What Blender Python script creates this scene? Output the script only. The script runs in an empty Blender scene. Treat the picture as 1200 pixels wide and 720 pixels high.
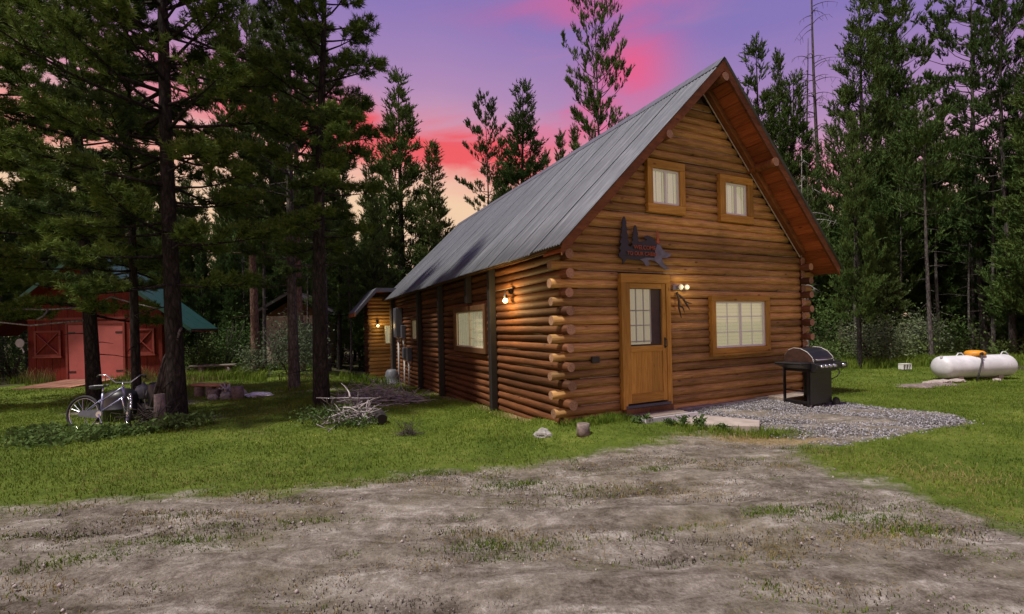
import bpy, math, random
import numpy as np
from mathutils import Vector, noise
random.seed(7)
RNG = np.random.default_rng(7)
scn = bpy.context.scene
COL = scn.collection
PI = math.pi

# ------------------------------------------------------------------ camera
CAMH = 1.6
cam = bpy.data.cameras.new('camera'); co = bpy.data.objects.new('camera', cam); COL.objects.link(co)
co.location = (0, 0, CAMH)
co.rotation_mode = 'QUATERNION'
from mathutils import Euler, Quaternion
co.rotation_quaternion = Euler((PI/2, 0, 0)).to_quaternion() @ Quaternion((0, 0, 1), -0.0236)
cam.sensor_width = 36; cam.sensor_fit = 'HORIZONTAL'
cam.lens = 547.8/1200*36
cam.shift_y = 21.83/1200
cam.clip_end = 2000
scn.camera = co

# ------------------------------------------------------------------ sky
world = bpy.data.worlds.new('World'); scn.world = world; world.use_nodes = True
def sky():
    nt = world.node_tree; nt.nodes.clear(); N = nt.nodes; K = nt.links
    def m(op, a, b=None, c=None):
        n = N.new('ShaderNodeMath'); n.operation = op
        for i, v in enumerate((a, b, c)):
            if v is None: continue
            if isinstance(v, (int, float)): n.inputs[i].default_value = v
            else: K.new(v, n.inputs[i])
        return n.outputs[0]
    def mix(f, a, b):
        n = N.new('ShaderNodeMix'); n.data_type = 'RGBA'
        K.new(f, n.inputs[0])
        for i, v in ((6, a), (7, b)):
            if isinstance(v, tuple): n.inputs[i].default_value = (*v, 1)
            else: K.new(v, n.inputs[i])
        return n.outputs[2]
    tc = N.new('ShaderNodeTexCoord'); nrm = N.new('ShaderNodeVectorMath'); nrm.operation = 'NORMALIZE'
    K.new(tc.outputs['Generated'], nrm.inputs[0])
    sep = N.new('ShaderNodeSeparateXYZ'); K.new(nrm.outputs[0], sep.inputs[0])
    x, y, z = sep.outputs
    az = m('ARCTAN2', x, y)
    el = m('ARCSINE', z)
    # stretched noise for the cloud veils
    mp = N.new('ShaderNodeMapping'); mp.inputs['Scale'].default_value = (2.2, 2.2, 9)
    K.new(nrm.outputs[0], mp.inputs[0])
    n1 = N.new('ShaderNodeTexNoise'); n1.inputs['Scale'].default_value = 1.6; n1.inputs['Detail'].default_value = 8
    n1.inputs['Roughness'].default_value = .55; n1.inputs['Distortion'].default_value = .6
    K.new(mp.outputs[0], n1.inputs['Vector'])
    n2 = N.new('ShaderNodeTexNoise'); n2.inputs['Scale'].default_value = 1.1; n2.inputs['Detail'].default_value = 3
    K.new(nrm.outputs[0], n2.inputs['Vector'])
    w1 = m('SUBTRACT', n1.outputs[0], .5); w2 = m('SUBTRACT', n2.outputs[0], .5)
    # base gradient: lavender above, pink, then peach towards the horizon, bluer to the right
    e = m('ADD', m('ADD', el, m('MULTIPLY', m('MAXIMUM', m('SINE', az), -.15), .17)), m('MULTIPLY', w2, .10))
    r = N.new('ShaderNodeValToRGB'); cr = r.color_ramp
    K.new(m('DIVIDE', e, 1.5), r.inputs[0])
    stops = [(0.0, (.80, .52, .34)), (.24, (.86, .60, .40)), (.31, (.82, .50, .42)), (.37, (.66, .36, .46)),
             (.46, (.42, .25, .47)), (.60, (.235, .175, .46)), (.80, (.20, .165, .43)), (1.4, (.23, .20, .42))]
    while len(cr.elements) < len(stops): cr.elements.new(.5)
    for el_, (p, c) in zip(cr.elements, stops):
        el_.position = min(1, p/1.5); el_.color = (*c, 1)
    col = r.outputs[0]
    def blob(a0, e0, sa, se, k=1.0, tilt=0.0):
        da = m('ADD', m('SUBTRACT', az, a0), m('MULTIPLY', w2, .25))
        de = m('ADD', m('SUBTRACT', m('SUBTRACT', el, e0), m('MULTIPLY', da, tilt)), m('MULTIPLY', w1, .16))
        q = m('ADD', m('POWER', m('ABSOLUTE', m('DIVIDE', da, sa)), 2.0), m('POWER', m('ABSOLUTE', m('DIVIDE', de, se)), 2.0))
        return m('MULTIPLY', m('EXPONENT', m('MULTIPLY', q, -1.0)), k)
    # red cloud bank low on the left, hot pink veils to the upper right
    f = blob(-.30, .375, .30, .048, 1.5, -.10)
    f = m('MAXIMUM', f, blob(-.80, .315, .30, .030, .5))
    f = m('MAXIMUM', f, blob(-.04, .352, .17, .056, 1.4, -.10))
    f = m('MAXIMUM', f, blob(.10, .36, .12, .03, .6))
    fc = N.new('ShaderNodeClamp'); K.new(f, fc.inputs[0])
    col = mix(m('MULTIPLY', fc.outputs[0], .92), col, (.83, .085, .10))
    g = blob(.305, .475, .085, .075, 1.0)
    g = m('MAXIMUM', g, blob(.22, .585, .20, .030, .62))
    g = m('MAXIMUM', g, blob(.20, .395, .13, .030, .75))
    g = m('MAXIMUM', g, blob(.62, .24, .10, .05, .6))
    g = m('MAXIMUM', g, blob(-2.2, .42, .6, .06, .8)); g = m('MAXIMUM', g, blob(2.1, .38, .7, .05, .7))
    gc = N.new('ShaderNodeClamp'); K.new(g, gc.inputs[0])
    col = mix(m('MULTIPLY', gc.outputs[0], .80), col, (.85, .10, .22))
    # faint grey-mauve veil
    v = m('MULTIPLY', m('SMOOTH_MIN', m('MAXIMUM', m('MULTIPLY', w1, 3.0), 0.0), 1.0, .1), .22)
    col = mix(v, col, (.45, .27, .42))
    bg = N.new('ShaderNodeBackground'); bg.inputs[1].default_value = 0.74
    K.new(col, bg.inputs[0])
    out = N.new('ShaderNodeOutputWorld'); K.new(bg.outputs[0], out.inputs[0])
sky()

# ------------------------------------------------------------------ sun
SUN_AZ = Vector((-.83, -.56)).normalized(); SUN_EL = math.radians(64)
sv = Vector((SUN_AZ.x*math.cos(SUN_EL), SUN_AZ.y*math.cos(SUN_EL), math.sin(SUN_EL)))
sl = bpy.data.lights.new('sun', 'SUN'); sl.energy = 3.5; sl.angle = math.radians(4.0); sl.color = (1, .93, .82)
so = bpy.data.objects.new('sun', sl); COL.objects.link(so); so.rotation_mode = 'QUATERNION'
so.rotation_quaternion = sv.to_track_quat('Z', 'Y'); so.location = (-20, -10, 30)

vs = scn.view_settings
vs.view_transform = 'Standard'; vs.look = 'None'; vs.exposure = 0.5; vs.gamma = 1.0

# ------------------------------------------------------------------ materials
def mat(name): 
    m = bpy.data.materials.new(name); m.use_nodes = True
    return m, m.node_tree, m.node_tree.nodes['Principled BSDF']
def ramp(nt, stops):
    r = nt.nodes.new('ShaderNodeValToRGB'); cr = r.color_ramp
    while len(cr.elements) < len(stops): cr.elements.new(.5)
    for e, (p, c) in zip(cr.elements, stops): e.position = p; e.color = (*c, 1)
    return r
def nmix(nt, f, a, b, typ='MIX'):
    n = nt.nodes.new('ShaderNodeMix'); n.data_type = 'RGBA'; n.blend_type = typ
    for i, v in ((0, f), (6, a), (7, b)):
        if isinstance(v, tuple): n.inputs[i].default_value = (*v, 1)
        elif isinstance(v, (int, float)): n.inputs[i].default_value = v
        else: nt.links.new(v, n.inputs[i])
    return n.outputs[2]
def nmath(nt, op, a, b=0.0):
    n = nt.nodes.new('ShaderNodeMath'); n.operation = op
    for i, v in enumerate((a, b)):
        if isinstance(v, (int, float)): n.inputs[i].default_value = v
        else: nt.links.new(v, n.inputs[i])
    return n.outputs[0]
def nnoise(nt, scale, detail=5, rough=.6, mapping=None, coord='Object', dist=0.0):
    tc = nt.nodes.new('ShaderNodeTexCoord'); mp = nt.nodes.new('ShaderNodeMapping')
    nt.links.new(tc.outputs[coord], mp.inputs[0])
    if mapping: mp.inputs['Scale'].default_value = mapping
    n = nt.nodes.new('ShaderNodeTexNoise'); n.inputs['Scale'].default_value = scale
    n.inputs['Detail'].default_value = detail; n.inputs['Roughness'].default_value = rough; n.inputs['Distortion'].default_value = dist
    nt.links.new(mp.outputs[0], n.inputs['Vector'])
    return n.outputs[0]
def bump(nt, b, h, strength, dist=.01):
    n = nt.nodes.new('ShaderNodeBump'); n.inputs['Strength'].default_value = strength; n.inputs['Distance'].default_value = dist
    nt.links.new(h, n.inputs['Height']); nt.links.new(n.outputs[0], b.inputs['Normal'])
def simple(name, c, rough=.6, metal=0.0, var=.25, scale=8, bmp=.2, spec=.5, mapping=None):
    m, nt, b = mat(name)
    n = nnoise(nt, scale, mapping=mapping)
    lo = tuple(x*(1-var) for x in c); hi = tuple(min(1, x*(1+var)) for x in c)
    r = ramp(nt, [(.3, lo), (.7, hi)]); nt.links.new(n, r.inputs[0]); nt.links.new(r.outputs[0], b.inputs['Base Color'])
    b.inputs['Roughness'].default_value = rough; b.inputs['Metallic'].default_value = metal
    b.inputs['Specular IOR Level'].default_value = spec
    if bmp: bump(nt, b, n, bmp)
    return m
def wood(name, dark, mid, light, grain=(1, 14, 14), scale=3.2, rough=.7, bmp=.35, randamt=.40, knots=True):
    m, nt, b = mat(name)
    g = nnoise(nt, scale, 7, .65, grain, dist=.35)
    r = ramp(nt, [(.28, dark), (.50, mid), (.72, light)]); nt.links.new(g, r.inputs[0])
    col = r.outputs[0]
    big = nnoise(nt, 1.6, 3, .5, tuple(.35 if v == 1 else 1.0 for v in grain))
    rb = ramp(nt, [(.3, (.62, .60, .58)), (.7, (1.25, 1.2, 1.15))]); nt.links.new(big, rb.inputs[0])
    col = nmix(nt, 1.0, col, rb.outputs[0], 'MULTIPLY')
    # thin dark drying cracks along the grain
    ck = nnoise(nt, 7.5, 2, .5, tuple(v*(.12 if v == 1 else 1) for v in grain))
    rc = ramp(nt, [(.485, (1, 1, 1)), (.5, (.42, .36, .32)), (.515, (1, 1, 1))]); nt.links.new(ck, rc.inputs[0])
    col = nmix(nt, .7, col, rc.outputs[0], 'MULTIPLY')
    if knots:
        tc = nt.nodes.new('ShaderNodeTexCoord'); mp = nt.nodes.new('ShaderNodeMapping'); mp.inputs['Scale'].default_value = tuple(1.3 if v == 1 else 3.0 for v in grain)
        nt.links.new(tc.outputs['Object'], mp.inputs[0])
        vo = nt.nodes.new('ShaderNodeTexVoronoi'); vo.inputs['Scale'].default_value = 1.7; nt.links.new(mp.outputs[0], vo.inputs['Vector'])
        rk = ramp(nt, [(.05, (.30, .22, .18)), (.12, (1, 1, 1))]); nt.links.new(vo.outputs['Distance'], rk.inputs[0])
        col = nmix(nt, .85, col, rk.outputs[0], 'MULTIPLY')
    oi = nt.nodes.new('ShaderNodeObjectInfo')
    rr = ramp(nt, [(0, (1-randamt,)*3), (1, (1+randamt, 1+randamt*.95, 1+randamt*.9))]); nt.links.new(oi.outputs['Random'], rr.inputs[0])
    col = nmix(nt, 1.0, col, rr.outputs[0], 'MULTIPLY')
    nt.links.new(col, b.inputs['Base Color']); b.inputs['Roughness'].default_value = rough
    b.inputs['Specular IOR Level'].default_value = .22
    bump(nt, b, g, bmp, .006)
    return m

M = {}
M['log_x'] = wood('stained_log_front', (.215, .122, .040), (.410, .240, .084), (.590, .375, .150))  # colour lightened to make up for the gable getting hardly any sun
M['log_y'] = wood('stained_log_side', (.065, .026, .011), (.115, .046, .018), (.175, .074, .029), grain=(14, 1, 14))  # redder stain, also dimmed in the colour to hold back the sun here
M['log_end'] = wood('sawn_log_end', (.20, .105, .060), (.34, .20, .125), (.46, .30, .20), grain=(5, 5, 5), scale=9, knots=False, randamt=.25)
M['chink'] = simple('chinking', (.10, .065, .040), .8, var=.35, scale=12)
M['rope'] = simple('pale_caulk', (.42, .33, .25), .6, var=.3, scale=20)
M['trim'] = wood('golden_trim', (.36, .18, .032), (.47, .26, .050), (.56, .34, .085), grain=(12, 12, 1), scale=3, bmp=.15, randamt=.1)
M['trim_h'] = wood('golden_trim_rail', (.36, .18, .032), (.47, .26, .050), (.56, .34, .085), grain=(1, 12, 12), scale=3, bmp=.15, randamt=.1)
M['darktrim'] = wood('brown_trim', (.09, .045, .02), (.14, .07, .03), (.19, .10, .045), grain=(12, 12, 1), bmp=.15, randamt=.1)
M['soffit'] = wood('red_brown_board', (.20, .055, .018), (.36, .105, .032), (.46, .15, .05), grain=(14, 1, 14), randamt=.22, bmp=.2)
M['barge'] = wood('barge_board', (.12, .045, .016), (.20, .078, .026), (.27, .11, .036), grain=(1, 14, 3), randamt=.15, bmp=.2)
M['post'] = simple('black_brown_post', (.012, .009, .008), .7)
M['white'] = simple('white_vinyl', (.72, .72, .70), .4, var=.05, bmp=0)
M['blind'] = simple('beige_blind', (.55, .49, .36), .7, var=.08, bmp=0)
M['brownpanel'] = simple('brown_interior', (.11, .065, .05), .7, var=.2, bmp=0)
M['black'] = simple('black_metal', (.012, .012, .014), .42, 0, var=.3, scale=15, bmp=.1)
M['blackplastic'] = simple('black_plastic', (.02, .02, .02), .5, var=.2, bmp=0)
M['sign'] = simple('dark_cut_metal', (.014, .017, .026), .45, .2, var=.3, bmp=.1)
M['signgrey'] = simple('grey_blue_metal', (.12, .13, .17), .4, .4, var=.3, bmp=.1)
M['signtext'] = simple('rust_orange', (.36, .075, .018), .5, var=.2, bmp=0)
M['grey'] = simple('grey_enamel', (.075, .08, .10), .45, .1, var=.15, bmp=0)
M['pipe'] = simple('pale_conduit', (.42, .41, .40), .5, .0, var=.1, bmp=0)
M['concrete'] = simple('concrete', (.33, .28, .25), .9, var=.25, scale=6, bmp=.5)
M['greyblock'] = simple('grey_block', (.24, .21, .19), .9, var=.3, scale=9, bmp=.5)
M['chrome'] = simple('chrome', (.62, .63, .68), .22, .9, var=.1, bmp=0)
M['bikeframe'] = simple('silver_blue_paint', (.26, .27, .42), .3, .3, var=.1, bmp=0)
M['rubber'] = simple('tyre_rubber', (.015, .015, .016), .8, var=.2, bmp=.2)
M['seatvinyl'] = simple('saddle_vinyl', (.05, .055, .07), .45, var=.2, bmp=.1)
M['shedred'] = wood('barn_red_board', (.085, .010, .007), (.15, .017, .010), (.21, .028, .016), grain=(8, 8, .7), randamt=.12, bmp=.2)
M['doorred'] = simple('faded_red_door', (.40, .095, .085), .6, var=.10, scale=3, bmp=.05)
M['shedtrim'] = simple('red_trim', (.19, .026, .016), .6, var=.2, bmp=.1)
M['greenroof'] = simple('green_metal_roof', (.006, .058, .042), .45, .2, var=.2, bmp=.05)
M['tank'] = None
M['dome'] = simple('yellow_dome', (.62, .25, .015), .5, var=.25, scale=6, bmp=.1)
M['greywood'] = wood('weathered_wood', (.11, .09, .08), (.22, .19, .17), (.34, .30, .27), grain=(1, 10, 10), bmp=.4)
M['redwood'] = wood('reddish_plank', (.20, .09, .06), (.30, .15, .11), (.38, .22, .16), grain=(1, 10, 10), bmp=.3)
M['stumpbark'] = simple('stump_bark', (.17, .13, .12), .9, var=.5, scale=14, bmp=.7)
M['stick'] = simple('dead_stick', (.30, .27, .27), .85, var=.45, scale=5, bmp=.3)
M['darkstick'] = simple('dark_stick', (.05, .04, .035), .9, var=.5, scale=5, bmp=.3)
M['stone'] = simple('grey_stone', (.28, .27, .25), .9, var=.4, scale=8, bmp=.5)
M['plaster'] = simple('pale_plaster', (.55, .42, .34), .8, var=.1, bmp=0)
M['tub'] = simple('grey_tub', (.10, .105, .125), .6, .1, var=.3, bmp=.1)
M['silver'] = simple('silver_strip', (.62, .62, .66), .4, .3, var=.15, bmp=0)
M['rustlid'] = simple('rusty_lid_end', (.060, .030, .022), .5, .3, var=.4, scale=10, bmp=.1)

def tank_mat():
    m, nt, b = mat('tank_paint')
    n = nnoise(nt, 3.0, 6, .7); r = ramp(nt, [(.35, (.52, .52, .54)), (.6, (.66, .66, .69))]); nt.links.new(n, r.inputs[0])
    n2 = nnoise(nt, 16, 3, .6, (1, 1, .5)); r2 = ramp(nt, [(.70, (1, 1, 1)), (.75, (.5, .33, .25))]); nt.links.new(n2, r2.inputs[0])
    nt.links.new(nmix(nt, .8, r.outputs[0], r2.outputs[0], 'MULTIPLY'), b.inputs['Base Color']); b.inputs['Roughness'].default_value = .45
    return m
M['tank'] = tank_mat()

def bark(name, a, b_, c):
    m, nt, b = mat(name)
    n = nnoise(nt, 5, 8, .75, (2.2, 2.2, .8), dist=1.0)
    tc = nt.nodes.new('ShaderNodeTexCoord'); mp = nt.nodes.new('ShaderNodeMapping'); mp.inputs['Scale'].default_value = (14, 14, 4.5)
    nt.links.new(tc.outputs['Object'], mp.inputs[0]); vo = nt.nodes.new('ShaderNodeTexVoronoi'); vo.feature = 'DISTANCE_TO_EDGE'; vo.inputs['Scale'].default_value = 1.0
    nt.links.new(mp.outputs[0], vo.inputs['Vector'])
    r = ramp(nt, [(.3, a), (.5, b_), (.72, c)]); nt.links.new(n, r.inputs[0])
    rv = ramp(nt, [(0, (.3, .3, .3)), (.2, (1, 1, 1))]); nt.links.new(vo.outputs['Distance'], rv.inputs[0])
    nt.links.new(nmix(nt, .7, r.outputs[0], rv.outputs[0], 'MULTIPLY'), b.inputs['Base Color'])
    b.inputs['Roughness'].default_value = .95; b.inputs['Specular IOR Level'].default_value = .15
    h = nmath(nt, 'ADD', n, vo.outputs['Distance']); bump(nt, b, h, .9, .03)
    return m
M['bark_dark'] = bark('dark_pine_bark', (.012, .010, .009), (.030, .025, .022), (.075, .064, .058))
M['bark_grey'] = bark('grey_pine_bark', (.05, .042, .040), (.11, .095, .09), (.20, .18, .17))
M['bark_red'] = bark('reddish_pine_bark', (.08, .045, .032), (.20, .12, .09), (.32, .22, .18))
M['bark_pale'] = bark('pale_bark', (.16, .15, .14), (.30, .28, .27), (.45, .43, .42))

def leaf(name, dark, light, scale=1.2, trans=.15):
    m, nt, b = mat(name)
    n = nnoise(nt, scale, 4, .7); n2 = nnoise(nt, scale*9, 2, .5)
    f = nmath(nt, 'ADD', nmath(nt, 'MULTIPLY', n, .6), nmath(nt, 'MULTIPLY', n2, .4))
    r = ramp(nt, [(.38, dark), (.62, light)]); nt.links.new(f, r.inputs[0])
    oi = nt.nodes.new('ShaderNodeObjectInfo'); rr = ramp(nt, [(0, (.72, .78, .80)), (1, (1.25, 1.18, 1.1))]); nt.links.new(oi.outputs['Random'], rr.inputs[0])
    col = nmix(nt, 1.0, r.outputs[0], rr.outputs[0], 'MULTIPLY')
    nt.links.new(col, b.inputs['Base Color']); b.inputs['Roughness'].default_value = .75; b.inputs['Specular IOR Level'].default_value = .08
    t = nt.nodes.new('ShaderNodeBsdfTranslucent'); nt.links.new(col, t.inputs[0])
    ms = nt.nodes.new('ShaderNodeMixShader'); ms.inputs[0].default_value = trans
    nt.links.new(b.outputs[0], ms.inputs[1]); nt.links.new(t.outputs[0], ms.inputs[2])
    nt.links.new(ms.outputs[0], nt.nodes['Material Output'].inputs[0])
    return m
M['needle_near'] = leaf('pine_needles_near', (.036, .075, .014), (.165, .225, .045))
M['needle_far'] = leaf('pine_needles_far', (.032, .066, .018), (.100, .155, .042))
M['needle_warm'] = leaf('pine_needles_warm', (.045, .078, .022), (.130, .175, .052))
M['grassblade'] = leaf('grass_blades', (.070, .130, .014), (.195, .260, .042), scale=.9, trans=.3)
M['straw'] = leaf('dry_grass_blades', (.16, .13, .05), (.32, .27, .12), scale=.8, trans=.2)
M['litter'] = simple('brown_litter', (.050, .038, .026), .95, var=.5, scale=6, bmp=0)
M['weed'] = leaf('broad_weed_leaves', (.045, .085, .022), (.11, .17, .055), scale=2.5, trans=.25)
M['willow'] = leaf('grey_green_shrub_leaves', (.07, .10, .055), (.17, .21, .12), scale=2.5, trans=.2)

def glass():
    m, nt, b = mat('window_glass'); nt.nodes.remove(b)
    lw = nt.nodes.new('ShaderNodeLayerWeight'); lw.inputs[0].default_value = .5
    fa = nmath(nt, 'ADD', nmath(nt, 'MULTIPLY', nmath(nt, 'POWER', lw.outputs['Facing'], 4.0), .6), .07)
    tr = nt.nodes.new('ShaderNodeBsdfTransparent'); tr.inputs[0].default_value = (.93, .95, .93, 1)
    gl = nt.nodes.new('ShaderNodeBsdfGlossy'); gl.inputs['Roughness'].default_value = .03
    ms = nt.nodes.new('ShaderNodeMixShader'); nt.links.new(fa, ms.inputs[0]); nt.links.new(tr.outputs[0], ms.inputs[1]); nt.links.new(gl.outputs[0], ms.inputs[2])
    nt.links.new(ms.outputs[0], nt.nodes['Material Output'].inputs[0])
    return m
M['glass'] = glass()
def screen():
    m, nt, b = mat('insect_screen'); b.inputs['Base Color'].default_value = (.05, .045, .045, 1); b.inputs['Roughness'].default_value = .6
    tr = nt.nodes.new('ShaderNodeBsdfTransparent'); ms = nt.nodes.new('ShaderNodeMixShader'); ms.inputs[0].default_value = .22
    nt.links.new(tr.outputs[0], ms.inputs[1]); nt.links.new(b.outputs[0], ms.inputs[2]); nt.links.new(ms.outputs[0], nt.nodes['Material Output'].inputs[0])
    return m
M['screen'] = screen()
def emit(name, c, s):
    m, nt, b = mat(name); b.inputs['Base Color'].default_value = (*c, 1); b.inputs['Emission Color'].default_value = (*c, 1); b.inputs['Emission Strength'].default_value = s
    return m
M['bulb'] = emit('lit_bulb', (1, .80, .40), 5)
M['softbulb'] = emit('soft_bulb', (1, .86, .60), .45)
M['glowblind'] = emit('glowing_blind', (.56, .50, .34), .42)  # blinds emit a little themselves to brighten the panes; no lamp stands behind

def roof_mat():
    m, nt, b = mat('galvanised_roof')
    n = nnoise(nt, 2.2, 6, .75, (.7, 13, .2)); r = ramp(nt, [(.32, (.055, .060, .070)), (.52, (.115, .122, .138)), (.70, (.205, .215, .235))]); nt.links.new(n, r.inputs[0])
    n2 = nnoise(nt, 1.0, 3, .5, (2.0, 22, 1.0)); r2 = ramp(nt, [(.68, (1, 1, 1)), (.74, (1.9, 1.9, 1.9))]); nt.links.new(n2, r2.inputs[0])
    n3 = nnoise(nt, 2.0, 4, .6, (.3, 12, .3)); r3 = ramp(nt, [(.30, (.68, .67, .67)), (.42, (1, 1, 1))]); nt.links.new(n3, r3.inputs[0])
    col = nmix(nt, .6, r.outputs[0], r2.outputs[0], 'MULTIPLY'); col = nmix(nt, .8, col, r3.outputs[0], 'MULTIPLY')
    oi = nt.nodes.new('ShaderNodeObjectInfo'); rr = ramp(nt, [(0, (.93,)*3), (1, (1.06,)*3)]); nt.links.new(oi.outputs['Random'], rr.inputs[0])
    col = nmix(nt, 1, col, rr.outputs[0], 'MULTIPLY')
    nt.links.new(col, b.inputs['Base Color']); b.inputs['Metallic'].default_value = .35; b.inputs['Roughness'].default_value = .55
    return m
M['roof'] = roof_mat()

def ground_mat():
    m, nt, b = mat('ground_surface')
    at = nt.nodes.new('ShaderNodeAttribute'); at.attribute_name = 'cover'   # R dirt, G dry straw, B forest litter
    sp = nt.nodes.new('ShaderNodeSeparateColor'); nt.links.new(at.outputs['Color'], sp.inputs[0])
    nb = nnoise(nt, .9, 8, .68, dist=.4); nf = nnoise(nt, 7, 8, .75); nm = nnoise(nt, 2.2, 7, .7, (.55, 1.5, 1), dist=.8); nx = nnoise(nt, 45, 4, .7)
    # bare dirt: purple grey with pale dusty and darker damp patches
    d = ramp(nt, [(.37, (.050, .039, .028)), (.45, (.135, .115, .092)), (.53, (.255, .225, .190)), (.61, (.46, .43, .385))])
    nt.links.new(nmath(nt, 'ADD', nmath(nt, 'MULTIPLY', nm, .45), nmath(nt, 'ADD', nmath(nt, 'MULTIPLY', nf, .33), nmath(nt, 'MULTIPLY', nx, .22))), d.inputs[0])
    dg = ramp(nt, [(.50, (0, 0, 0)), (.62, (1, 1, 1))]); nt.links.new(nmath(nt, 'ADD', nmath(nt, 'MULTIPLY', nb, .7), nmath(nt, 'MULTIPLY', nx, .3)), dg.inputs[0])
    dirt = nmix(nt, nmath(nt, 'MULTIPLY', dg.outputs[0], .55), d.outputs[0], (.135, .120, .060))
    g = ramp(nt, [(.33, (.040, .070, .010)), (.5, (.095, .138, .020)), (.64, (.18, .205, .045))])
    nt.links.new(nmath(nt, 'ADD', nmath(nt, 'MULTIPLY', nb, .5), nmath(nt, 'MULTIPLY', nf, .5)), g.inputs[0])
    straw = ramp(nt, [(.3, (.16, .115, .06)), (.7, (.36, .28, .15))]); nt.links.new(nf, straw.inputs[0])
    lit = ramp(nt, [(.3, (.035, .032, .02)), (.5, (.06, .055, .030)), (.7, (.05, .075, .025))]); nt.links.new(nf, lit.inputs[0])
    def mask(ch, k=.55):
        s = nmath(nt, 'ADD', sp.outputs[ch], nmath(nt, 'MULTIPLY', nmath(nt, 'SUBTRACT', nf, .5), k))
        s = nmath(nt, 'ADD', s, nmath(nt, 'MULTIPLY', nmath(nt, 'SUBTRACT', nm, .5), k))
        r = ramp(nt, [(.33, (0, 0, 0)), (.67, (1, 1, 1))]); nt.links.new(s, r.inputs[0]); return r.outputs[0]
    c = nmix(nt, mask(2), g.outputs[0], lit.outputs[0])
    c = nmix(nt, mask(0), c, dirt)
    c = nmix(nt, mask(1), c, straw.outputs[0])
    nt.links.new(c, b.inputs['Base Color']); b.inputs['Roughness'].default_value = .95; b.inputs['Specular IOR Level'].default_value = .1
    h = nmath(nt, 'ADD', nmath(nt, 'MULTIPLY', nm, 1.0), nmath(nt, 'ADD', nmath(nt, 'MULTIPLY', nf, .7), nmath(nt, 'MULTIPLY', nx, .25)))
    bump(nt, b, h, 1.0, .06)
    return m
M['ground'] = ground_mat()
def gravel_mat():
    m, nt, b = mat('gravel_stone'); g = nt.nodes.new('ShaderNodeNewGeometry')
    r = ramp(nt, [(0, (.06, .058, .062)), (.5, (.17, .165, .178)), (1, (.40, .39, .42))]); nt.links.new(g.outputs['Random Per Island'], r.inputs[0])
    nt.links.new(r.outputs[0], b.inputs['Base Color']); b.inputs['Roughness'].default_value = .85
    return m
M['gravel'] = gravel_mat()

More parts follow.
